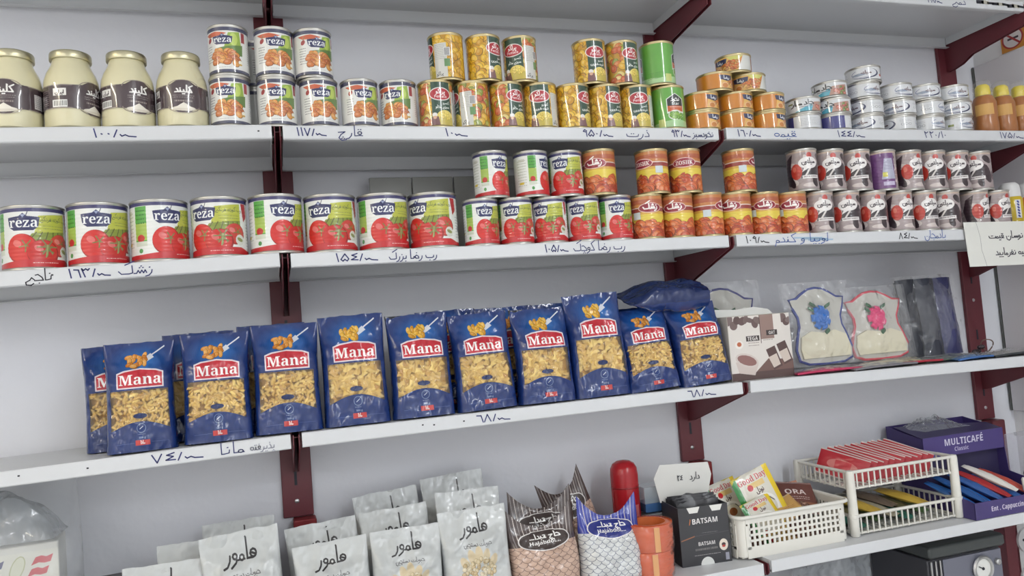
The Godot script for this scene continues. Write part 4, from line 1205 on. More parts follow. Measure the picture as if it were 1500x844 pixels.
func shelving() -> void:
	SEG[0] = [[-0.9895, 2.247, -0.0105, 2.247], [0.0105, 2.247, 0.9895, 2.247], [1.0105, 2.248, 1.9895, 2.244]]
	SEG[1] = [[-0.9895, 1.873, -0.0105, 1.8893], [0.0105, 1.8878, 0.9895, 1.8856], [1.0105, 1.8874, 1.9895, 1.882]]
	SEG[2] = [[-0.9895, 1.611, -0.0105, 1.6372], [0.0105, 1.6346, 0.9895, 1.6329], [1.0105, 1.6334, 1.9895, 1.6169]]
	SEG[3] = [[-0.9895, 1.2693, -0.0105, 1.2869], [0.0105, 1.2872, 0.9895, 1.2924], [1.0105, 1.2926, 1.9895, 1.2777]]
	SEG[4] = [[-0.9895, 0.885, -0.0105, 0.885], [0.0105, 0.885, 0.9895, 0.885], [1.0105, 0.889, 1.9895, 0.8875]]
	SEG[5] = [[-0.9895, 0.5, -0.0105, 0.5], [0.0105, 0.5, 0.9895, 0.5], [1.0105, 0.5, 1.9895, 0.5]]
	upright(0, "maroon upright post behind the tomato cans and pasta, left one")
	upright(1, "maroon upright post behind the red thermos, middle one")
	upright(2, "maroon upright post in the corner by the side panel, right one")
	var bays := ["left bay", "middle bay", "right bay"]
	var what := ["empty-looking top shelf", "shelf carrying the upper row of cans", "shelf carrying tomato and baked bean cans", "shelf carrying pasta bags and packets", "low shelf carrying white bags and baskets", "lowest shelf below the basket shelf"]
	var sh := {}
	for l in 6:
		for k in 3:
			sh[[l, k]] = shelf(l, k, "white steel %s, %s" % [what[l], bays[k]], DEPTH if l != 4 else 0.297)
		for k in 3:
			bracket(l, k, "maroon bracket under the %s at the %s upright" % [what[l], ["left", "middle", "right"][k]], DEPTH if l != 4 else 0.297)
	# prices in felt pen
	write(sh[[1, 0]], "100/~", -0.325, -0.25)
	write(sh[[1, 1]], "117/~", 0.036, 0.095); write(sh[[1, 1]], "قارچ", 0.115, 0.165, false); write(sh[[1, 1]], "10~", 0.335, 0.385)
	write(sh[[1, 1]], "950/~", 0.645, 0.72); write(sh[[1, 1]], "ذرت", 0.75, 0.81, false); write(sh[[1, 1]], "93/~", 0.865, 0.915); write(sh[[1, 1]], "نخودسبز", 0.92, 0.975, false)
	write(sh[[1, 2]], "160/~", 1.04, 1.105); write(sh[[1, 2]], "قیمه", 1.14, 1.205, false, M.ink_blue); write(sh[[1, 2]], "144/~", 1.325, 1.41); write(sh[[1, 2]], "220/10", 1.595, 1.67); write(sh[[1, 2]], "175/~", 1.85, 1.935)
	write(sh[[2, 0]], "163/~", -0.375, -0.305); write(sh[[2, 0]], "زشک", -0.295, -0.235, false); write(sh[[2, 0]], "ناجی", -0.445, -0.4, false, M.ink_black)
	write(sh[[2, 1]], "154/~", 0.095, 0.18); write(sh[[2, 1]], "رب رضا بزرگ", 0.2, 0.3, false, M.ink); write(sh[[2, 1]], "105/~", 0.535, 0.59); write(sh[[2, 1]], "رب رضا کوچک", 0.6, 0.725, false)
	write(sh[[2, 2]], "109/~", 1.035, 1.1, true, M.ink_black); write(sh[[2, 2]], "لوبیا و گندم", 1.115, 1.27, false, M.ink_blue); write(sh[[2, 2]], "84/~", 1.48, 1.54, true, M.ink_black); write(sh[[2, 2]], "بادمجان", 1.56, 1.63, false, M.ink_blue)
	for k in 3:
		var sm := Mb.new()
		sm.ribbon([Vector3(-0.33 + k * 0.02, -0.011 - k * 0.003, DEPTH + 0.0002), Vector3(-0.25 + k * 0.015, -0.012 - k * 0.0025, DEPTH + 0.0002)], 0.0035, Vector3(0, 0, 1))
		part("ink_smear", sm, mat(rgb(164, 190, 212), 0.6), sh[[2, 2]])
	write(sh[[3, 0]], "74/~", -0.255, -0.165); write(sh[[3, 0]], "مانا", -0.14, -0.095, false); write(sh[[3, 0]], "پذیرفته", -0.085, -0.04, false, M.ink_faint)
	write(sh[[3, 1]], "68/~", 0.355, 0.43); write(sh[[3, 1]], "68/~", 0.845, 0.92)
	write(sh[[0, 2]], "108/~", 1.655, 1.705); write(sh[[0, 2]], "دمی", 1.735, 1.785, false)
	# rests of old tape on the top shelf, a pale wiped smear, screw holes and nicks in the paint
	var r := rng_of(70)
	for k in 9:
		var t := Mb.new()
		t.ribbon([Vector3(0.325 + k * 0.018, -0.009 - k * 0.0008 + r.randf_range(-0.002, 0.002), DEPTH + 0.0004), Vector3(0.345 + k * 0.018, -0.0095 - k * 0.0008, DEPTH + 0.0004)], 0.006 + r.randf() * 0.005, Vector3(0, 0, 1))
		part("tape_scrap", t, M.ink_black if k % 3 != 1 else M.card, sh[[0, 2]])
	for p in [[3, 0, -0.465], [3, 0, -0.358], [3, 1, 0.245], [3, 1, 0.268], [2, 0, -0.4], [3, 1, 0.33], [1, 0, -0.035]]:
		var nk := Mb.new()
		nk.box(Vector3(p[2] - sh[[p[0], p[1]]].position.x, -0.011 - 0.004 * r.randf(), DEPTH + 0.0002), Vector3(0.0035, 0.0026, 0.0005))
		part("paint_chip", nk, M.ink_black, sh[[p[0], p[1]]])

func shelf_one() -> void:
	# jars
	jar("glass jar of cream with dark label, cut off by the left edge", -0.462, -20)
	jar("glass jar of cream whose dark label is turned to the right", -0.366, 48)
	jar("glass jar of cream between two other jars, label half turned", -0.270, 22)
	jar("glass jar of cream with dark label facing forward beside bean cans", -0.173, 2)
	# bean cans, two high at the left
	can_row([[-0.085, -16], [0.004, -3], [0.087, 5], [0.169, 12], [0.250, -22]], "beans", "bean_can", "white can of orange beans, %s from the left in the lower row", "bean cans on the upper can shelf", 1)
	can_row([[-0.083, -20], [0.004, 4], [0.081, 10]], "beans", "bean_can", "white can of orange beans, %s from the left in the upper row", "bean cans on the upper can shelf", 1, 0.1015)
	can("beans", "bean_can", "white bean can half hidden behind the first lower bean can", "bean cans on the upper can shelf", -0.036, shelf_y(1, -0.03), 0.155, 60)
	can("beans", "bean_can", "white bean can half hidden behind the first upper bean can", "bean cans on the upper can shelf", -0.036, shelf_y(1, -0.03) + 0.1015, 0.155, 50)
	# corn and mixed vegetables
	can_row([[0.331, 17, "mixed"], [0.410, -80, "mixed"], [0.489, 40, "mixed"], [0.568, 0], [0.647, 55], [0.726, 40], [0.805, 14]], "corn", "vegetable_can", "tall yellow vegetable can, %s from the left in the lower row", "corn and mixed vegetable cans", 1)
	can_row([[0.361, -80], [0.445, 48], [0.529, -24, "mixed"], [0.697, 26], [0.778, 42, "mixed"]], "corn", "vegetable_can", "tall yellow vegetable can, %s from the left in the upper row", "corn and mixed vegetable cans", 1, 0.1035)
	can("peas", "pea_can", "light green pea can with black badge standing on the shelf", "green pea cans", 0.889, shelf_y(1, 0.889), 0.2345, 28)
	can("peas", "pea_can", "light green pea can standing on another pea can", "green pea cans", 0.872, shelf_y(1, 0.889) + 0.1045, 0.2345, 88)
	# stew cans, a pyramid of low orange cans
	var pos := [["bottom left", 0.981, 0, 45], ["bottom middle", 1.074, 0, 52], ["bottom right", 1.165, 0, 55], ["left of the second layer", 0.981, 1, 45], ["middle of the second layer", 1.076, 1, 52], ["right of the second layer", 1.167, 1, 55], ["left of the third layer", 1.024, 2, 42], ["right of the third layer", 1.118, 2, -25], ["single one on the very top", 1.082, 3, -48]]
	for p in pos:
		can("stew", "stew_can", "low orange stew can in the pyramid, %s" % p[0], "low orange stew cans", p[1], shelf_y(1, p[1]) + p[2] * 0.0465, 0.231, p[3])
	# white fish cans in columns
	var cols := [[1.268, 2, "fish", "first"], [1.36, 3, "fish", "second"], [1.462, 4, "tuna", "third"], [1.566, 3, "tuna", "fourth"], [1.66, 3, "tuna", "fifth"], [1.755, 3, "tuna", "sixth"]]
	var turns := [[150, 12], [-140, -22, -18], [70, 40, -30, -75], [30, 80, -35], [-20, 5, -60], [150, 100, -45]]
	var lay := ["bottom", "second layer", "third layer", "fourth layer"]
	for k in cols.size():
		for j in cols[k][1]:
			var dx: float = [0.0, 0.004, -0.002, 0.006][j]
			can(cols[k][2], "fish_can", "low white fish can, %s column from the left, %s" % [cols[k][3], lay[j]], "low white fish cans", cols[k][0] + dx, shelf_y(1, cols[k][0]) + j * 0.0425, 0.232, turns[k][j])
	can("tuna", "fish_can", "low white fish can behind the second column, lower one", "low white fish cans", 1.32, shelf_y(1, 1.32), 0.14, 0)
	can("tuna", "fish_can", "low white fish can behind the second column, upper one", "low white fish cans", 1.322, shelf_y(1, 1.32) + 0.0425, 0.14, 20)
	# syrup bottles
	var amber := mat(rgb(164, 102, 50), 0.12); amber.clearcoat_enabled = true; amber.clearcoat = 0.8
	var yellow := mat(rgb(226, 204, 40), 0.35)
	var cream := mat(rgb(206, 160, 92), 0.5)
	for k in 3:
		var x: float = [1.853, 1.919, 1.984][k]
		var o := bottle("syrup_bottle", ["amber syrup bottle with yellow cap next to the white fish cans", "amber syrup bottle with yellow cap, middle of three", "amber syrup bottle with yellow cap, cut by the right edge"][k], "amber bottles with yellow caps", Vector3(x, shelf_y(1, x), 0.2435), [Vector2(0, 0), Vector2(0.027, 0), Vector2(0.0305, 0.004), Vector2(0.0305, 0.03), Vector2(0.029, 0.04), Vector2(0.0305, 0.05), Vector2(0.03, 0.085), Vector2(0.024, 0.1), Vector2(0.019, 0.105), Vector2(0, 0.105)], amber, [Vector2(0.0185, 0.104), Vector2(0.019, 0.112), Vector2(0.0175, 0.13), Vector2(0.012, 0.136), Vector2(0, 0.137)], yellow)
		var lb := Mb.new()
		lb.lathe([Vector2(0.0312, 0.048), Vector2(0.0314, 0.058), Vector2(0.0312, 0.078)], 14, Vector3.ZERO, -0.75, 0.75)
		part("label", lb, cream, o)
		var dm := Mb.new()
		dm.lathe([Vector2(0.0235, 0.102), Vector2(0.0235, 0.128), Vector2(0.021, 0.14), Vector2(0.014, 0.148), Vector2(0, 0.151)], 24)
		part("dust_cover", dm, M.film, o, "clear dome over the cap")

func shelf_two() -> void:
	can_row([[-0.441, -12], [-0.334, 4], [-0.227, 23], [-0.119, -30], [-0.012, 25], [0.095, -19], [0.202, 9], [0.309, -35]], "tomato", "tomato_can", "big red tomato paste can, %s from the left in its row", "big tomato paste cans", 2)
	can_row([[0.411, 22], [0.490, -8], [0.569, -26], [0.649, -14], [0.728, 16]], "paste", "tomato_can", "small red tomato paste can, %s from the left in the lower row", "small tomato paste cans", 2)
	can_row([[0.441, 42], [0.534, 68], [0.616, -12]], "paste", "tomato_can", "small red tomato paste can, %s from the left in the upper row", "small tomato paste cans", 2, 0.1025)
	var bd := thing("panel_boards", "grey ribbed boards standing against the wall behind small tomato cans", "boards", Vector3(0.2, shelf_y(2, 0.4), 0.05))
	for k in 6:
		var q := Mb.new(); q.box(Vector3(0.05 + k * 0.1, 0.098, 0), Vector3(0.0975, 0.196, 0.008), 0.0015)
		part("board", q, mat(rgb(150, 150, 146), 0.5), bd)
	var n0 := get_child_count()
	can_row([[0.808, 15], [0.887, -8], [0.966, 76], [1.045, -20], [1.124, 8], [1.203, 5]], "zoshk", "baked_bean_can", "orange and yellow baked bean can, %s from the left in the lower row", "baked bean cans", 2)
	can_row([[0.698, -15], [0.832, -218], [0.918, 180], [1.066, 82]], "zoshk", "baked_bean_can", "orange and yellow baked bean can, %s from the left in the upper row", "baked bean cans", 2, 0.104)
	var kids := get_children().slice(n0)
	for s in [[0, -50], [2, -74], [4, -48], [5, -46], [7, 244], [9, -68]]: price_sticker(kids[s[0]], 0.0385, 0.047, s[1])
	can_row([[1.283, 20], [1.363, 10], [1.446, 18], [1.528, 42], [1.607, 34], [1.684, -5], [1.738, 170, "egg_back", 0.07], [1.782, 60], [1.857, 48]], "egg", "eggplant_can", "grey can printed with chilli and eggplant, %s from the left in the lower row", "eggplant stew cans", 2)
	can_row([[1.247, 22], [1.328, 10], [1.409, 4], [1.489, 175, "egg_back"], [1.572, 46], [1.652, 12], [1.73, 10], [1.806, -14]], "egg", "eggplant_can", "grey can printed with chilli and eggplant, %s from the left in the upper row", "eggplant stew cans", 2, 0.1055)
	can("egg_back", "eggplant_can", "purple-backed eggplant can peeping out behind the upper row", "eggplant stew cans", 1.535, shelf_y(2, 1.535) + 0.1055, 0.16, 150)
	can("egg_back", "eggplant_can", "purple-backed eggplant can hidden in the rear of the lower row", "eggplant stew cans", 1.535, shelf_y(2, 1.535), 0.16, 150)
	# drink bottles at the right end
	var drink := mat(rgb(196, 170, 40), 0.15)
	var pale := mat(rgb(216, 216, 216), 0.4)
	for k in 3:
		var x: float = [1.918, 1.985, 1.93][k]
		var z: float = [0.235, 0.235, 0.15][k]
		var o := bottle("drink_bottle", ["yellow drink bottle with frosted white cap beside eggplant cans", "orange drink bottle with white cap, cut by the right edge", "pale bottle standing behind the yellow drink bottle"][k], "drink bottles at the shelf end", Vector3(x, shelf_y(2, x), z), [Vector2(0, 0), Vector2(0.026, 0), Vector2(0.0295, 0.004), Vector2(0.0295, 0.022), Vector2(0.028, 0.026), Vector2(0.0295, 0.03), Vector2(0.0295, 0.085), Vector2(0.026, 0.09), Vector2(0, 0.09)], [drink, mat(rgb(206, 120, 50), 0.15), pale][k], [Vector2(0.026, 0.089), Vector2(0.0255, 0.11), Vector2(0.024, 0.122), Vector2(0.017, 0.13), Vector2(0, 0.132)], pale)
		if k == 0:
			var cv := Cv.new(64, 160, rgb(214, 214, 214))
			for j in 6: cv.ell(32, 18 + j * 25, 16, 9, rgb(56, 64, 140), 0.5)
			var lb := Mb.new(); lb.lathe([Vector2(0.0298, 0.03), Vector2(0.0298, 0.08)], 6, Vector3.ZERO, 0.35, 0.85)
			part("label", lb, printed(cv, 0.4), o)
	# paper notice taped over the lip
	var cv := Cv.new(640, 330, rgb(222, 222, 216))
	cv.fa("با توجه به نوسان قیمت", 410, 124, 34, 7, rgb(60, 58, 66)); cv.fa("لطفا نسیه نفرمایید", 380, 250, 34, 7, rgb(60, 58, 66)); cv.line([Vector2(92, 0), Vector2(108, 110), Vector2(104, 210), Vector2(124, 330)], 2, rgb(120, 118, 120))
	var o := thing("paper_notice", "white paper notice with black writing hung on the shelf lip", "notice", Vector3(1.83, 1.521, DEPTH + 0.003))
	o.rotation.z = -0.015
	var nz := noise(91, 0.02)
	for sd in [1.0, -1.0]:
		var pm := Mb.new()
		pm.grid(16, 10, func(u, v): return Vector3((u - 0.5) * 0.292 + 0.008 * (1.0 - v), v * 0.116, 0.0015 * sd * 0.2 + 0.003 * nz.get_noise_2d(u * 60, v * 40) + 0.002), Vector3(0, 0, sd))
		part("sheet" if sd > 0 else "back_sheet", pm, printed(cv, 0.8) if sd > 0 else M.paper, o)

func shelf_three() -> void:
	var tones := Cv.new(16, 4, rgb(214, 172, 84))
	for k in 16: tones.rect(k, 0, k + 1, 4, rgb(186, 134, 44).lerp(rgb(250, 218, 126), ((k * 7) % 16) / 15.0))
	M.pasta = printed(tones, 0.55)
	M.pasta_bow = wrinkled(printed(bag_pasta(0), 0.16, 0.4), 0.6); M.pasta_small = wrinkled(printed(bag_pasta(1), 0.16, 0.4), 0.6)
	# x, variant, turn, lean, tilt, tall, wide, front z
	var row := [[-0.272, 1, 0.06, -0.07, 0.0, 0.95, 0.92], [-0.139, 3, 0.02, -0.07, 0.0, 0.97, 0.95], [-0.010, 1, -0.02, -0.08, 0.0, 1.0, 0.98], [0.122, 0, -0.04, -0.07, 0.01, 1.04, 1.0], [0.256, 2, 0.0, -0.09, 0.0, 1.0, 1.0], [0.392, 0, -0.03, -0.1, 0.03, 0.97, 1.0], [0.525, 2, -0.02, -0.1, 0.0, 0.97, 1.0], [0.655, 0, -0.05, -0.07, 0.02, 1.08, 1.02], [0.781, 3, -0.03, -0.14, 0.06, 0.89, 1.0], [0.915, 1, -0.06, -0.14, 0.07, 0.9, 1.02]]
	for k in row.size():
		var a: Array = row[k]
		pasta_bag("blue pasta bag with clear window, %s from the left in the front row" % ORD[k], Vector3(a[0], shelf_y(3, a[0]) + 0.001, 0.247), a[1], a[2], a[3], a[4], a[5], a[6] * 0.965)
	pasta_bag("blue pasta bag at the far left, mostly hidden behind the first front bag", Vector3(-0.318, shelf_y(3, -0.318) + 0.001, 0.165), 1, 0.05, -0.05, 0.02, 0.95, 0.95)
	var behind := [[-0.175, 0.165, 1.0], [-0.035, 0.165, 1.02], [0.335, 0.165, 1.03], [0.47, 0.165, 1.02], [0.605, 0.165, 1.02], [0.78, 0.16, 0.9]]
	for k in behind.size():
		pasta_bag("blue pasta bag in the rear row showing only its top, %s from the left" % ORD[k], Vector3(behind[k][0], shelf_y(3, behind[k][0]) + 0.001, behind[k][1]), k % 2, 0.0, -0.05, 0.0, behind[k][2], 1.0)
	var ly := pasta_bag("blue pasta bag lying on its side on top of the last front bags", Vector3(0.945, 1.507, 0.205), 0, 0.0, 0.0, 0.0, 0.95, 0.62)
	for q in ly.get_children():
		if q.name in ["back_film", "base_film"]: q.material_override = M.blue_film
	ly.basis = Basis(Vector3(0, 0, 1), Vector3(-1, -0.03, 0).normalized(), Vector3(0, -1, 0)) * Basis(Vector3.UP, -0.35) * Basis.from_scale(Vector3(0.75, 0.98, 1.0))
	# chocolate drink carton
	M.cloth = mat(rgb(196, 194, 186), 0.9); M.cream_cloth = mat(rgb(222, 216, 192), 0.9); M.leaf = mat(rgb(52, 96, 66), 0.7)
	var o := thing("drink_carton", "brown and white hot chocolate carton with a cup printed on it", "carton", Vector3(1.066, shelf_y(3, 1.07), 0.222))
	var b := Mb.new(); b.box(Vector3(0, 0.076, 0), Vector3(0.172, 0.152, 0.07), 0.0012)
	part("carton_body", b, mat(rgb(196, 190, 180), 0.5), o)
	var f := Mb.new(); f.quad(Vector3(-0.085, 0.001, 0.0353), Vector3(0.085, 0.001, 0.0353), Vector3(0.085, 0.151, 0.0353), Vector3(-0.085, 0.151, 0.0353), Vector3(0, 0, 1))
	part("front_print", f, printed(box_coffee(), 0.35, 0.3), o)
	b = Mb.new(); b.extrude(PackedVector2Array([Vector2(-0.086, 0), Vector2(0.08, 0), Vector2(0.07, 0.012), Vector2(0.03, 0.02), Vector2(-0.02, 0.016), Vector2(-0.086, 0.02)]), 0.001, Transform3D(Basis(Vector3.RIGHT, -0.25), Vector3(0, 0.152, -0.02)))
	part("torn_flap", b, M.paper, o)
	plush_flower_pack("clear bag of a cloth potholder with blue edging and blue rose", Vector3(1.306, shelf_y(3, 1.3) + 0.018, 0.185), 0.178, 0.195, rgb(52, 66, 138), rgb(44, 112, 196), 31, -0.12)
	plush_flower_pack("clear bag of a cloth potholder with pink edging and pink rose", Vector3(1.489, shelf_y(3, 1.49) + 0.018, 0.175), 0.19, 0.178, rgb(206, 70, 88), rgb(226, 62, 122), 32, -0.12)
	plush_flower_pack("clear bag of a cloth potholder half hidden behind the brown carton", Vector3(1.065, shelf_y(3, 1.06) + 0.003, 0.125), 0.2, 0.222, rgb(58, 60, 126), rgb(150, 60, 80), 33, -0.1)
	# dark pack
	o = thing("stocking_pack", "dark navy stockings folded in a clear pack near the right upright", "pack", Vector3(1.688, shelf_y(3, 1.69) + 0.012, 0.155))
	o.rotation.x = -0.1
	var nz := noise(55, 0.03)
	for k in 3:
		var mb := Mb.new()
		mb.grid(10, 20, func(u, v): return Vector3(-0.096 + k * 0.062 + u * 0.066, v * 0.212, 0.014 * sin(PI * u) + nz.get_noise_3d(u * 40, v * 50, k * 20) * 0.008), Vector3.BACK)
		mb.grid(4, 6, func(u, v): return Vector3(-0.096 + k * 0.062 + u * 0.066, v * 0.212, -0.012 * sin(PI * u)), Vector3.FORWARD)
		part("folded_stocking", mb, [mat(rgb(40, 43, 52), 0.5), mat(rgb(46, 49, 62), 0.5), mat(rgb(48, 50, 96), 0.45)][k], o)
	for sd in [1.0, -1.0]:
		var mb := Mb.new()
		mb.grid(20, 24, func(u, v): return Vector3((u - 0.5) * 0.212, v * 0.226 - 0.004, sd * (0.004 + 0.02 * sin(PI * u) * sin(PI * clampf(v, 0.02, 0.98))) + nz.get_noise_3d(u * 60, v * 70, sd * 9) * 0.008 * sin(PI * u)), Vector3(0, 0, sd))
		part("clear_film", mb, M.film, o)
	b = Mb.new(); b.box(Vector3(0, 0.104, -0.006), Vector3(0.19, 0.206, 0.004), 0.001); part("card_insert", b, mat(rgb(44, 46, 56), 0.6), o)
	# flat packets on the shelf
	var flat := [["flat packet with pink and white edging lying before the blue rose", 1.245, 0.245, 0.19, 0.05, rgb(176, 70, 100), 0.0], ["flat grey packet lying before the pink rose", 1.4, 0.25, 0.2, 0.06, rgb(150, 150, 152), 0.05], ["flat packet with cream and red border lying at the shelf front", 1.5, 0.215, 0.2, 0.08, rgb(206, 196, 150), -0.05], ["flat green-grey packet under the stockings", 1.66, 0.2, 0.22, 0.1, rgb(116, 126, 118), 0.02], ["flat sky-blue packet near the right end of the shelf", 1.69, 0.255, 0.13, 0.04, rgb(96, 132, 176), 0.1], ["flat clear packet with a dark chain at the right end", 1.86, 0.22, 0.2, 0.09, rgb(168, 168, 166), 0.04]]
	for k in flat.size():
		var a: Array = flat[k]
		o = thing("flat_packet", a[0], "packet", Vector3(a[1], shelf_y(3, a[1]) + 0.002, a[2]), a[6], "flat packets lying on the shelf")
		var cl := Mb.new()
		cl.grid(16, 8, func(u, v): return Vector3((u - 0.5) * a[3], 0.004 + 0.008 * sin(PI * u) * sin(PI * v) + nz.get_noise_3d(u * 60, v * 30, k * 30) * 0.004, (0.5 - v) * a[4]), Vector3.UP)
		cl.grid(4, 4, func(u, v): return Vector3((u - 0.5) * a[3], 0.0015, (0.5 - v) * a[4]), Vector3.DOWN)
		part("cloth", cl, mat(a[5], 0.8), o)
		var ed := Mb.new()
		ed.tube([Vector3(-a[3] / 2, 0.004, a[4] / 2), Vector3(-a[3] / 4, 0.006, a[4] / 2 + 0.003), Vector3(0, 0.006, a[4] / 2), Vector3(a[3] / 4, 0.006, a[4] / 2 + 0.003), Vector3(a[3] / 2, 0.004, a[4] / 2)], 0.003, 6)
		part("edging", ed, mat([rgb(190, 60, 96), rgb(120, 118, 124), rgb(176, 50, 66), rgb(96, 110, 100), rgb(70, 110, 170), rgb(60, 64, 66)][k], 0.8), o)
		var fi := Mb.new()
		fi.grid(16, 8, func(u, v): return Vector3((u - 0.5) * a[3] * 1.08, 0.008 + 0.008 * sin(PI * u) * sin(PI * v) + nz.get_noise_3d(u * 80, v * 50, k * 11) * 0.006, (0.5 - v) * a[4] * 1.08), Vector3.UP)
		part("clear_film", fi, M.film, o)
	o = thing("key_chain", "small bronze ring with beads lying beside the stockings", "key chain", Vector3(1.79, shelf_y(3, 1.79) + 0.02, 0.225))
	var rg := Mb.new()
	var loop := []
	for k in 20: loop.append(Vector3(0.02 * cos(TAU * k / 20), 0.012 + 0.016 * sin(TAU * k / 20), 0.004 * sin(TAU * k / 10)))
	rg.tube(loop, 0.0016, 6, true)
	part("ring", rg, mat(rgb(120, 100, 90), 0.3, 0.6), o)
	for k in 7:
		var bd := Mb.new()
		bd.lathe([Vector2(0, -0.006), Vector2(0.0045, -0.0035), Vector2(0.006, 0), Vector2(0.0045, 0.0035), Vector2(0, 0.006)], 10, Vector3(-0.03 - 0.009 * (k % 4), 0.0 + 0.011 * (k / 4), 0.003 * k))
		part("bead", bd, mat(rgb(90, 80, 84), 0.12, 0.7), o)

func shelf_four() -> void:
	var Y := 0.886
	# white hamoor bags, three rows deep
	var bag := wrinkled(printed(bag_hamoor(), 0.3, 0.25), 0.5)
	var plain := wrinkled(mat(rgb(186, 189, 189), 0.3), 0.7)
	var bo := {"seal": 0.93, "full": 0.55, "base": 0.8, "crinkle": 0.009, "flat": 4.0, "waist": 0.03, "curl": 0.006, "freq": 0.04}
	var bags := [[-0.25, 0.235, 1.068, "at the left end of the front row"], [-0.103, 0.24, 1.108, "second in the front row, before the left upright"], [0.06, 0.24, 1.064, "third in the front row"], [0.2, 0.24, 1.068, "fourth in the front row"], [0.347, 0.24, 1.086, "at the right end of the front row"],
		[-0.2, 0.165, 1.085, "at the left end of the middle row"], [0.052, 0.17, 1.088, "in the middle row behind the third front bag"], [0.2, 0.17, 1.096, "in the middle row behind the fourth front bag"], [0.35, 0.17, 1.112, "in the middle row behind the right front bag"],
		[-0.12, 0.095, 1.1, "in the rear row behind the second front bag"], [0.062, 0.095, 1.06, "in the rear row behind the third front bag"], [0.2, 0.09, 1.118, "in the rear row behind the fourth front bag"], [0.35, 0.09, 1.136, "in the rear row at the right"]]
	for k in bags.size():
		var a: Array = bags[k]
		soft_bag("bean_bag", "white plastic bag of pulses %s" % a[3], "bag", "white bags of pulses", Vector3(a[0], Y, a[1]), 0.145, a[2] - Y, 0.054, bag, plain, 100 + k, bo, [0.0, 0.05, -0.03, 0.02, -0.05][k % 5], -0.05, [0.0, 0.06, 0.05, -0.02, 0.02][k % 5])
	# fish-shaped hajabdol bags
	var brown := wrinkled(printed(bag_fish(rgb(82, 70, 68), rgb(196, 166, 148), rgb(120, 98, 92)), 0.22, 0.4), 0.5)
	var blue := wrinkled(printed(bag_fish(rgb(52, 62, 150), rgb(206, 208, 208), rgb(110, 114, 130)), 0.22, 0.4), 0.5)
	var fo := {"seal": 0.97, "full": 0.5, "base": 0.85, "crinkle": 0.008, "flat": 3.0, "waist": -0.04, "tail": 0.046, "freq": 0.035}
	soft_bag("snack_bag", "brown striped fish-scale bag with black badge in front of its twin", "bag", "fish-scale bags", Vector3(0.499, Y, 0.235), 0.15, 0.155, 0.075, brown, brown, 121, fo, 0.03, -0.12, 0.02)
	soft_bag("snack_bag", "brown striped fish-scale bag standing behind the front brown one", "bag", "fish-scale bags", Vector3(0.524, Y, 0.155), 0.15, 0.175, 0.06, brown, brown, 122, fo, 0.0, -0.08, 0.0)
	soft_bag("snack_bag", "brown striped bag leaning tilted behind the blue fish-scale bag", "bag", "fish-scale bags", Vector3(0.655, Y + 0.005, 0.085), 0.12, 0.192, 0.045, brown, brown, 123, fo, 0.1, -0.05, 0.3)
	soft_bag("snack_bag", "blue and white fish-scale bag with blue badge", "bag", "fish-scale bags", Vector3(0.645, Y, 0.24), 0.138, 0.158, 0.075, blue, blue, 124, fo, -0.05, -0.14, -0.05)
	# thermos
	var o := thing("thermos_bottle", "tall red rounded flask standing behind the orange tape", "flask", Vector3(0.757, Y, 0.1))
	var b := Mb.new()
	b.lathe([Vector2(0, 0), Vector2(0.03, 0), Vector2(0.033, 0.004), Vector2(0.0335, 0.16), Vector2(0.0335, 0.2), Vector2(0.032, 0.214), Vector2(0.026, 0.225), Vector2(0.016, 0.231), Vector2(0, 0.233)], 36)
	part("body", b, mat(rgb(168, 30, 38), 0.22), o)
	b = Mb.new(); b.lathe([Vector2(0.0337, 0.168), Vector2(0.0341, 0.17), Vector2(0.0337, 0.172)], 36)
	part("seam", b, mat(rgb(140, 24, 30), 0.3), o)
	b = Mb.new(); b.lathe([Vector2(0.0339, 0.06), Vector2(0.0339, 0.13)], 8, Vector3.ZERO, 0.1, 0.6)
	part("label", b, mat(rgb(186, 96, 96), 0.5), o)
	# tape
	for k in 2:
		o = thing("tape_roll", ["orange tape roll lying under another roll", "orange tape roll lying on top of another roll"][k], "tape", Vector3(0.745 + 0.003 * k, Y + 0.0005 + k * 0.0575, 0.228), 0.4, "orange tape rolls")
		b = Mb.new(); b.lathe([Vector2(0.04, 0), Vector2(0.052, 0), Vector2(0.053, 0.001), Vector2(0.053, 0.056), Vector2(0.052, 0.057), Vector2(0.04, 0.057)], 44)
		part("tape", b, mat(rgb(206, 84, 28), 0.15), o)
		b = Mb.new(); b.lathe([Vector2(0.04, 0.057), Vector2(0.0375, 0.057), Vector2(0.0375, 0), Vector2(0.04, 0)], 40)
		part("core", b, mat(rgb(214, 110, 56), 0.5), o)
		b = Mb.new(); b.lathe([Vector2(0.0545, -0.0002), Vector2(0.0548, 0.03), Vector2(0.0545, 0.0575)], 40)
		part("wrapper", b, M.film, o)
		b = Mb.new(); b.lathe([Vector2(0.0549, 0.002), Vector2(0.0549, 0.055)], 4, Vector3.ZERO, -0.75 + 0.1 * k, -0.52 + 0.1 * k)
		part("seam_strip", b, mat(rgb(214, 160, 110), 0.4), o)
	# clear case with blue base
	o = thing("clear_case", "small clear plastic case with blue base beside the red flask", "case", Vector3(0.838, Y, 0.1))
	b = Mb.new(); b.box(Vector3(0, 0.05, 0), Vector3(0.085, 0.1, 0.05), 0.002)
	part("insert", b, mat(rgb(150, 154, 160), 0.6), o)
	b = Mb.new(); b.box(Vector3(0, 0.115, 0), Vector3(0.086, 0.022, 0.05), 0.002)
	part("base_strip", b, mat(rgb(54, 92, 140), 0.4), o)
	b = Mb.new(); b.box(Vector3(0, 0.145, 0), Vector3(0.088, 0.04, 0.052), 0.002)
	part("clear_lid", b, clear(Color(0.8, 0.85, 0.88), 0.35, 0.05), o)
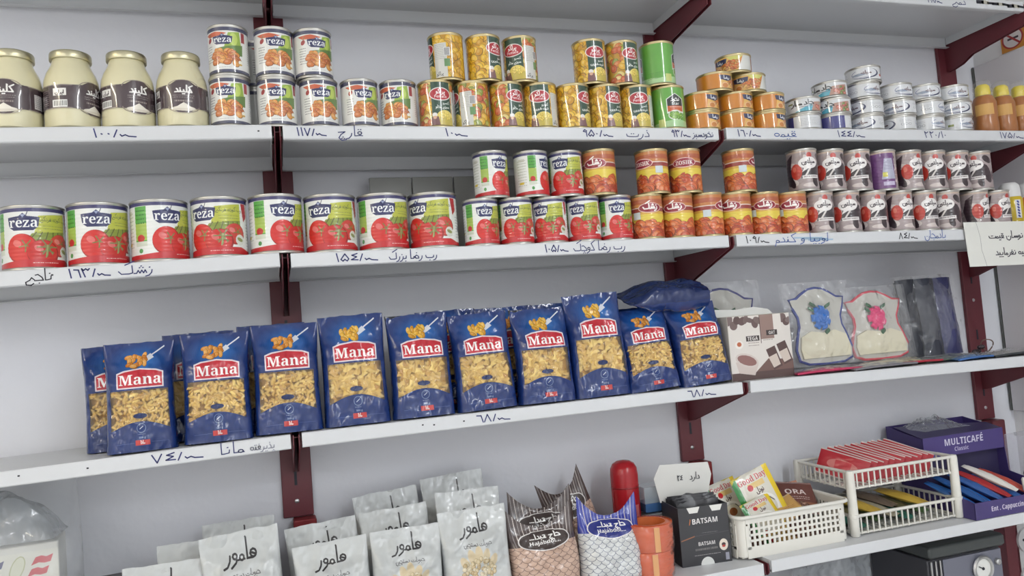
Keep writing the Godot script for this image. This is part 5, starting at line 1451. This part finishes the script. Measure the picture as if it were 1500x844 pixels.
	# batsam display box
	o = thing("display_box", "open black coffee box with white lid raised behind it", "box", Vector3(0.889, Y - 0.001, 0.187), -0.1)
	var W := 0.122
	var H := 0.132
	var D := 0.098
	var black := mat(rgb(50, 50, 54), 0.45)
	b = Mb.new(); b.box(Vector3(0, H / 2, D / 2 - 0.001), Vector3(W, H, 0.002)); part("front_panel", b, black, o)
	b = Mb.new(); b.quad(Vector3(-W / 2, 0, D / 2 + 0.0004), Vector3(W / 2, 0, D / 2 + 0.0004), Vector3(W / 2, H, D / 2 + 0.0004), Vector3(-W / 2, H, D / 2 + 0.0004), Vector3(0, 0, 1)); part("front_print", b, printed(box_batsam(), 0.4, 0.2), o)
	for e in [-1, 1]:
		b = Mb.new(); b.box(Vector3(e * (W / 2 - 0.001), H / 2, 0), Vector3(0.002, H, D - 0.004)); part("side_panel", b, black, o)
		b = Mb.new(); b.extrude(PackedVector2Array([Vector2(-0.016, 0.013), Vector2(0.016, 0.013), Vector2(0.01, 0), Vector2(-0.01, 0)]), 0.0008, Transform3D(Basis.IDENTITY, Vector3(e * 0.028 + 0.004, H - 0.0135, D / 2 + 0.0006))); part("white_tab", b, M.paper, o)
	b = Mb.new(); b.box(Vector3(0, H / 2, -D / 2 + 0.001), Vector3(W, H, 0.002)); part("back_panel", b, black, o)
	b = Mb.new(); b.box(Vector3(0, 0.001, 0), Vector3(W, 0.002, D)); part("bottom_panel", b, black, o)
	var lid := Mb.new()
	lid.extrude(PackedVector2Array([Vector2(-W / 2, 0), Vector2(W / 2, 0), Vector2(W / 2 + 0.012, 0.056), Vector2(W / 2 + 0.004, 0.086), Vector2(-W / 2 + 0.002, 0.092), Vector2(-W / 2 - 0.014, 0.06)]), 0.0012, Transform3D(Basis(Vector3.RIGHT, 0.12), Vector3(-0.004, H - 0.004, -D / 2 + 0.004)))
	var lp := part("raised_lid", lid, M.paper, o, "white inside of the raised lid")
	var lw := Mb.new()
	for a in [["24", -0.02, 0.026, true], ["دارد", 0.012, 0.03, false]]:
		var lay: Dictionary = Pen.price(a[0]) if a[3] else Pen.words(a[0])
		for l in lay.lines:
			var pts := []
			for p in l: pts.append(Vector3(a[1] + p.x * 0.011, H + 0.044 + p.y * 0.011, -D / 2 + 0.0045 + (0.048 + p.y * 0.011) * 0.1206 + 0.0022))
			lw.ribbon(pts, 0.0018, Vector3(0, -0.12, 1).normalized())
	part("handwriting", lw, M.ink_black, lp)
	for k in 7:
		var s := sachet("black coffee sachet standing in the open black box, %s from the front" % ORD[k], "sachet", "black coffee sachets", Vector3(0.889 + 0.002 * (k % 3), Y + 0.004, 0.218 - k * 0.0115), Vector3(-0.12, -0.1, 0), 0.106, 0.135 + 0.004 * (k % 3), 0.008, mat(rgb(58, 58, 62), 0.3), mat(rgb(58, 58, 62), 0.3), 140)
	basket()
	# sachets in the basket
	var nod := wrinkled(printed(sachet_noodle(), 0.22, 0.4), 0.4)
	var foil := mat(rgb(206, 190, 80), 0.3)
	sachet("upright noodle soup sachet with yellow and green edges in the basket", "sachet", "sachets in the white basket", Vector3(1.1, 0.922, 0.2), Vector3(-0.2, -0.1, 0.32), 0.108, 0.15, 0.016, nod, foil, 150)
	sachet("noodle soup sachet leaning at the left end of the basket", "sachet", "sachets in the white basket", Vector3(1.03, 0.912, 0.16), Vector3(-0.35, 0.1, 0.18), 0.098, 0.135, 0.014, nod, foil, 151)
	sachet("noodle soup sachet lying low behind the basket front", "sachet", "sachets in the white basket", Vector3(1.07, 0.925, 0.235), Vector3(-0.5, 0.0, 0.25), 0.09, 0.09, 0.014, nod, foil, 152)
	var ora := printed(sachet_plain(rgb(110, 66, 58), rgb(236, 224, 220), "ORA", rgb(146, 96, 70)), 0.3, 0.3)
	var brownm := mat(rgb(104, 66, 56), 0.35)
	var tan := printed(sachet_plain(rgb(206, 160, 90), rgb(120, 60, 40), "", rgb(226, 186, 110)), 0.3, 0.3)
	sachet("brown coffee sachet with white letters lying in the basket", "sachet", "sachets in the white basket", Vector3(1.185, 0.946, 0.185), Vector3(-0.9, -0.15, -0.2), 0.1, 0.1, 0.012, ora, brownm, 153)
	sachet("dark brown coffee sachet at the back of the basket", "sachet", "sachets in the white basket", Vector3(1.15, 0.945, 0.11), Vector3(-0.5, 0.1, 0.1), 0.09, 0.08, 0.012, printed(sachet_plain(rgb(84, 56, 46), rgb(226, 210, 190), "", rgb(150, 110, 60)), 0.3, 0.3), brownm, 154)
	sachet("tan sachet lying across the middle of the basket", "sachet", "sachets in the white basket", Vector3(1.14, 0.945, 0.215), Vector3(-0.85, 0.1, 0.25), 0.11, 0.06, 0.014, tan, tan, 155)
	sachet("salmon pink sachet lying at the right back of the basket", "sachet", "sachets in the white basket", Vector3(1.215, 0.96, 0.115), Vector3(-0.6, -0.1, 0.1), 0.075, 0.05, 0.01, mat(rgb(206, 150, 124), 0.4), mat(rgb(206, 150, 124), 0.4), 156)
	for k in 5: sachet("%s sachet seen through the basket holes, %s from the left" % [["grey-green", "dark brown", "white", "tan", "brown"][k], ORD[k]], "sachet", "buried basket sachets", Vector3(1.01 + k * 0.045, 0.895, 0.22), Vector3(-1.1, 0.05 * k, 0.0), 0.085, 0.1, 0.012, [mat(rgb(150, 140, 110), 0.4), mat(rgb(120, 80, 70), 0.4), nod, tan, ora][k], brownm, 157)
	rack()
	var rc := Cv.new(192, 128, rgb(206, 190, 186))
	rc.rect(0, 6, 192, 122, rgb(180, 42, 54)); rc.ell(96, 64, 60, 30, rgb(206, 120, 116));
	rc.rect(66, 40, 128, 88, rgb(196, 70, 76))
	var red := printed(rc, 0.3, 0.3)
	for k in 12:
		var s := sachet("red sachet fanned on the rack's upper tray, %s from the left" % ORD[k], "sachet", "red sachets on the upper tray", Vector3(1.335 + k * 0.018, 1.006, 0.15), Vector3.ZERO, 0.125, 0.066, 0.007, red, red, 160)
		s.basis = Basis(Vector3(0, 0, 1), -0.45 - 0.04 * (k % 3)) * Basis(Vector3.UP, -0.95 + 0.05 * (k % 2))
	var mats := [mat(rgb(92, 120, 78), 0.35), mat(rgb(196, 164, 70), 0.35), mat(rgb(96, 92, 66), 0.35), mat(rgb(52, 110, 96), 0.35), mat(rgb(110, 96, 84), 0.35), mat(rgb(166, 160, 140), 0.35)]
	var names := ["green", "yellow", "olive", "teal", "brown", "pale"]
	for k in 10:
		var s := sachet("plump %s sachet on the rack's lower tray, %s from the left" % [names[(k * 5 + 3) % 6], ORD[k]], "sachet", "sachets on the lower tray", Vector3(1.33 + k * 0.0245, 0.904 + 0.014 * (k % 3), 0.235 - 0.03 * (k % 2)), Vector3(-1.38, 0.42, 0.0), 0.042, 0.13, 0.022, mats[(k * 5 + 3) % 6], mats[(k * 5 + 3) % 6], 170)
	# multicafe display
	var purple := mat(rgb(66, 54, 112), 0.4)
	o = thing("display_box", "purple coffee display carton with header and stick sachets at right", "box", Vector3(1.752, 0.889, 0.16))
	W = 0.28
	for e in [-1, 1]:
		b = Mb.new(); b.extrude(PackedVector2Array([Vector2(-0.135, 0.0), Vector2(0.135, 0.0), Vector2(0.135, 0.042), Vector2(0.0, 0.07), Vector2(-0.01, 0.185), Vector2(-0.135, 0.208)]), 0.0016, Transform3D(Basis(Vector3(0, 0, 1), Vector3(0, 1, 0), Vector3(-1, 0, 0)), Vector3(e * (W / 2 - 0.0008) + 0.0008, 0, 0)))
		part("side_panel", b, purple, o)
	b = Mb.new(); b.box(Vector3(0, 0.104, -0.134), Vector3(W - 0.004, 0.208, 0.0016)); part("back_panel", b, purple, o)
	b = Mb.new(); b.box(Vector3(0, 0.001, 0), Vector3(W - 0.004, 0.002, 0.266)); part("bottom_panel", b, purple, o)
	b = Mb.new(); b.box(Vector3(0, 0.021, 0.134), Vector3(W, 0.042, 0.0016)); part("front_strip", b, purple, o)
	b = Mb.new(); b.box(Vector3(0, 0.16, -0.008), Vector3(W, 0.055, 0.0016)); part("header", b, purple, o)
	b = Mb.new(); b.box(Vector3(0, 0.11, -0.03), Vector3(W - 0.004, 0.14, 0.0016)); part("inner_panel", b, mat(rgb(48, 42, 78), 0.5), o)
	b = Mb.new(); b.extrude(PackedVector2Array([Vector2(-W / 2, 0), Vector2(W / 2, 0), Vector2(W / 2, 0.05), Vector2(-W / 2, 0.1)]), 0.0012, Transform3D(Basis(Vector3.RIGHT, -1.35), Vector3(0, 0.186, -0.01))); part("top_flap", b, mat(rgb(62, 56, 96), 0.45), o)
	var cv := Cv.new(512, 100, rgb(72, 58, 122))
	cv.text(sans, 46, "MULTICAFÉ", 256, 52, rgb(214, 210, 228)); cv.text(sans, 28, "Classic", 236, 84, rgb(196, 190, 216))
	b = Mb.new(); b.quad(Vector3(-W / 2, 0.134, -0.0068), Vector3(W / 2, 0.134, -0.0068), Vector3(W / 2, 0.187, -0.0068), Vector3(-W / 2, 0.187, -0.0068), Vector3(0, 0, 1)); part("header_print", b, printed(cv, 0.4, 0.2), o)
	cv = Cv.new(512, 76, rgb(66, 54, 112))
	cv.text(sans, 30, "Ent . Cappuccino . 4in1", 240, 48, rgb(214, 206, 220), 0.9)
	b = Mb.new(); b.quad(Vector3(-W / 2, 0.0, 0.1352), Vector3(W / 2, 0.0, 0.1352), Vector3(W / 2, 0.042, 0.1352), Vector3(-W / 2, 0.042, 0.1352), Vector3(0, 0, 1)); part("front_lettering", b, printed(cv, 0.4, 0.2), o)
	var tint := [rgb(44, 104, 176), rgb(36, 86, 150), rgb(40, 110, 190), rgb(56, 96, 160), rgb(170, 44, 48), rgb(226, 222, 214), rgb(60, 110, 180), rgb(190, 80, 66)]
	var tn := ["bright blue", "dark blue", "sky blue", "steel blue", "red", "white", "pale blue", "orange red"]
	for k in 8:
		sachet("%s stick sachet lying in the purple display carton" % tn[k], "sachet", "stick sachets in the purple carton", Vector3(1.65 + k * 0.026, 0.91 + 0.012 * (k % 2) + (0.016 if k in [4, 5] else 0.0), 0.275), Vector3(-1.15, 0.45, 0.0), 0.03, 0.135, 0.02, mat(tint[k], 0.3), mat(tint[k], 0.3), 175)
	# crumpled clear wrap on the carton
	o = thing("plastic_wrap", "crumpled clear plastic wrap lying on the purple carton", "wrap", Vector3(1.715, 1.088, 0.085))
	var nz := noise(77, 0.05)
	b = Mb.new(); b.grid(26, 18, func(u, v): return Vector3((u - 0.5) * 0.16, 0.003 + (0.026 + 0.02 * nz.get_noise_2d(u * 90, v * 90)) * sin(PI * u) * sin(PI * v), (0.5 - v) * 0.11), Vector3.UP)
	part("crumpled_film", b, M.soft_film, o)
	# clear organiser at the right edge
	o = thing("acrylic_organiser", "clear acrylic organiser with dark bits at the right edge", "organiser", Vector3(1.965, 0.889, 0.2))
	b = Mb.new(); b.extrude(PackedVector2Array([Vector2(-0.05, 0), Vector2(0.05, 0), Vector2(0.05, 0.17), Vector2(-0.06, 0.165), Vector2(-0.062, 0.12), Vector2(-0.058, 0.05)]), 0.11, Transform3D(Basis.IDENTITY, Vector3(0, 0, -0.055)))
	part("clear_shell", b, clear(Color(0.86, 0.86, 0.92), 0.2, 0.06), o)
	for k in 4:
		b = Mb.new(); b.box(Vector3(-0.03 + k * 0.018, 0.06 + 0.008 * (k % 2), 0.01 * k - 0.02), Vector3(0.02, 0.018, 0.02), 0.004, Basis.from_euler(Vector3(0.3 * k, 0.5, 0.2)))
		part("dark_clip", b, mat(rgb(84, 84, 92), 0.3), o)
	o = thing("white_marker", "small white cylinder standing before the clear organiser", "marker", Vector3(1.815, 0.932, 0.27))
	o.rotation.z = 0.1
	b = Mb.new(); b.lathe([Vector2(0, 0), Vector2(0.006, 0), Vector2(0.007, 0.002), Vector2(0.0068, 0.03), Vector2(0.005, 0.034), Vector2(0, 0.035)], 16)
	part("barrel", b, M.white_plastic, o)
	# left end: bag with a printed carton
	o = thing("printed_carton", "white carton printed with blue and red wavy flags in a clear bag", "carton", Vector3(-0.553, 0.885, 0.165), 0.12)
	b = Mb.new(); b.box(Vector3(0, 0.124, 0), Vector3(0.24, 0.248, 0.1), 0.004); part("carton_body", b, mat(rgb(206, 206, 200), 0.5), o)
	cv = Cv.new(512, 300, rgb(212, 212, 202))
	for k in 3:
		for a in [[110, rgb(192, 52, 62)], [290, rgb(60, 58, 108)], [455, rgb(192, 52, 62)]]:
			var x: float = a[0] - k * 15; var y := 26.0 + k * 44
			cv.poly(PackedVector2Array([Vector2(x - 20, y), Vector2(x, y - 4), Vector2(x + 16, y + 3), Vector2(x + 40, y - 5), Vector2(x + 30, y + 24), Vector2(x + 10, y + 27), Vector2(x - 10, y + 22), Vector2(x - 36, y + 30)]), a[1])
	for q in [[210, rgb(196, 110, 116), rgb(220, 200, 196)], [372, rgb(176, 180, 140), rgb(208, 210, 190)]]:
		cv.ell(q[0], 60, 24, 50, q[1], 0.35); cv.ell(q[0], 60, 20, 45, q[2], 0.35)
	cv.arc(360, 142, 14, 14, 3, rgb(60, 60, 70)); cv.line([Vector2(354, 144), Vector2(368, 139)], 4, rgb(60, 60, 70))
	b = Mb.new(); b.quad(Vector3(-0.118, 0.1, 0.0505), Vector3(0.118, 0.1, 0.0505), Vector3(0.118, 0.236, 0.0505), Vector3(-0.118, 0.236, 0.0505), Vector3(0, 0, 1)); part("front_print", b, printed(cv, 0.4, 0.2), o)
	soft_bag("plastic_bag", "large clear plastic bag around the flag-printed carton", "bag", "", Vector3(-0.55, 0.886, 0.16), 0.285, 0.37, 0.16, M.soft_film, M.soft_film, 171, {"seal": 1.1, "full": 0.6, "base": 0.9, "crinkle": 0.02, "flat": 5.0, "waist": -0.05, "freq": 0.03}, 0.1)
	o = thing("dark_packet", "dark grey film packet slumped on top of the flag-printed carton", "packet", Vector3(-0.535, 1.135, 0.15))
	b = Mb.new(); b.grid(20, 14, func(u, v): return Vector3((u - 0.5) * 0.2, 0.002 + (0.085 + 0.02 * nz.get_noise_2d(u * 50, v * 50)) * pow(sin(PI * u), 0.6) * pow(sin(PI * v), 0.6), (0.5 - v) * 0.1), Vector3.UP)
	part("film", b, M.dull_film, o)
	o = thing("dark_carton", "small dark carton low beside the clear bag", "carton", Vector3(-0.35, 0.885, 0.16), 0.1)
	b = Mb.new(); b.box(Vector3(0, 0.078, 0), Vector3(0.075, 0.156, 0.06), 0.002); part("carton_body", b, mat(rgb(70, 68, 72), 0.5), o)
	b = Mb.new(); b.box(Vector3(0, 0.157, 0.01), Vector3(0.07, 0.002, 0.036)); part("flap", b, mat(rgb(84, 82, 86), 0.5), o)

func below_and_right() -> void:
	# coffee machine on the lowest shelf
	var o := thing("espresso_machine", "silver and black espresso machine with a round pressure gauge", "coffee machine", Vector3(1.61, 0.5, 0.16))
	var b := Mb.new(); b.box(Vector3(0, 0.15, -0.01), Vector3(0.24, 0.3, 0.2), 0.006); part("body", b, mat(rgb(60, 60, 66), 0.4), o)
	b = Mb.new(); b.box(Vector3(0.02, 0.16, 0.092), Vector3(0.19, 0.27, 0.006), 0.002); part("front_panel", b, mat(rgb(126, 128, 142), 0.35, 0.5), o)
	b = Mb.new(); b.box(Vector3(0, 0.318, -0.005), Vector3(0.25, 0.032, 0.22), 0.008); part("top_cover", b, mat(rgb(64, 68, 68), 0.4), o)
	for k in 3:
		b = Mb.new(); b.box(Vector3(-0.112 + k * 0.014, 0.16, 0.094), Vector3(0.005, 0.27, 0.005), 0.0015); part("chrome_rib", b, M.screw, o)
	b = Mb.new(); b.lathe([Vector2(0.024, 0), Vector2(0.031, 0.001), Vector2(0.033, 0.006), Vector2(0.03, 0.01), Vector2(0.026, 0.009), Vector2(0.025, 0.005)], 32)
	var g := part("gauge_ring", b, M.screw, o)
	g.position = Vector3(0.045, 0.255, 0.095); g.rotation.x = PI / 2
	b = Mb.new(); b.lathe([Vector2(0.026, 0.004), Vector2(0.0, 0.0045)], 28); part("dial", b, M.paper, g)
	b = Mb.new(); b.box(Vector3(-0.006, 0.006, -0.003), Vector3(0.018, 0.001, 0.002), 0.0, Basis(Vector3.UP, -0.5)); b.lathe([Vector2(0.004, 0.005), Vector2(0.003, 0.007), Vector2(0, 0.0072)], 12); part("needle", b, M.ink_black, g)
	b = Mb.new(); b.lathe([Vector2(0.008, 0), Vector2(0.008, 0.008), Vector2(0.006, 0.01), Vector2(0, 0.01)], 16); var kn := part("knob", b, M.screw, o); kn.position = Vector3(0.095, 0.265, 0.095); kn.rotation.x = PI / 2
	b = Mb.new(); b.box(Vector3(-0.03, 0.235, 0.1), Vector3(0.03, 0.005, 0.01), 0.002); part("lever", b, M.screw, o)
	# plastic bag on the lowest shelf
	soft_bag("plastic_bag", "crumpled pale plastic bag lying on the lowest shelf", "bag", "", Vector3(1.28, 0.501, 0.16), 0.26, 0.31, 0.14, M.dull_film, M.dull_film, 181, {"seal": 1.0, "full": 0.4, "base": 0.9, "crinkle": 0.03, "flat": 3.0, "freq": 0.05}, 0.1)
	# wall sockets in the corner
	o = thing("power_socket", "white double wall socket low in the right corner", "socket", Vector3(2.063, 0.56, 0.0))
	b = Mb.new(); b.box(Vector3(0, 0.1, 0.02), Vector3(0.085, 0.25, 0.04), 0.006); part("housing", b, mat(rgb(196, 196, 196), 0.4), o)
	for k in 2:
		b = Mb.new(); b.lathe([Vector2(0.036, 0), Vector2(0.035, 0.006), Vector2(0.03, 0.006), Vector2(0.028, 0.001), Vector2(0, 0.001)], 28)
		g = part("outlet", b, mat(rgb(206, 206, 206), 0.4), o); g.position = Vector3(0, 0.045 + k * 0.11, 0.04); g.rotation.x = PI / 2
		for e in [-1, 1]:
			b = Mb.new(); b.lathe([Vector2(0.004, 0.0016), Vector2(0, 0.0018)], 10, Vector3(e * 0.01, 0, 0)); part("hole", b, M.ink_black, g)
	# grey panel on the side wall and the no smoking sticker
	o = thing("wall_panel", "light grey panel fixed on the side wall at the right", "panel", Vector3(2.119, 1.09, 0.8))
	b = Mb.new(); b.box(Vector3(-0.007, 0.535, 0.0), Vector3(0.014, 1.07, 1.58), 0.002); part("board", b, mat(rgb(214, 212, 216), 0.5), o)
	b = Mb.new(); b.box(Vector3(-0.008, 0.535, -0.794), Vector3(0.015, 1.07, 0.005), 0.001); part("edge_strip", b, mat(rgb(90, 92, 90), 0.5), o)
	var cv := Cv.new(256, 160, rgb(206, 140, 60))
	cv.ell(70, 80, 64, 70, rgb(170, 60, 60)); cv.ell(70, 80, 54, 60, rgb(228, 222, 220)); cv.rect(40, 74, 104, 88, rgb(70, 60, 66)); cv.line([Vector2(34, 40), Vector2(106, 122)], 12, rgb(170, 60, 60)); cv.rect(160, 60, 240, 80, rgb(120, 80, 40))
	o = thing("no_smoking_sticker", "orange sticker with a no smoking sign on the side wall", "sticker", Vector3(2.1195, 2.168, 0.17))
	b = Mb.new(); b.box(Vector3(-0.0006, 0.035, 0), Vector3(0.0012, 0.07, 0.14)); part("backing", b, mat(rgb(206, 140, 60), 0.5), o)
	b = Mb.new(); b.quad(Vector3(-0.0015, 0, -0.07), Vector3(-0.0015, 0, 0.07), Vector3(-0.0015, 0.07, 0.07), Vector3(-0.0015, 0.07, -0.07), Vector3(-1, 0, 0)); part("print", b, printed(cv, 0.5), o)
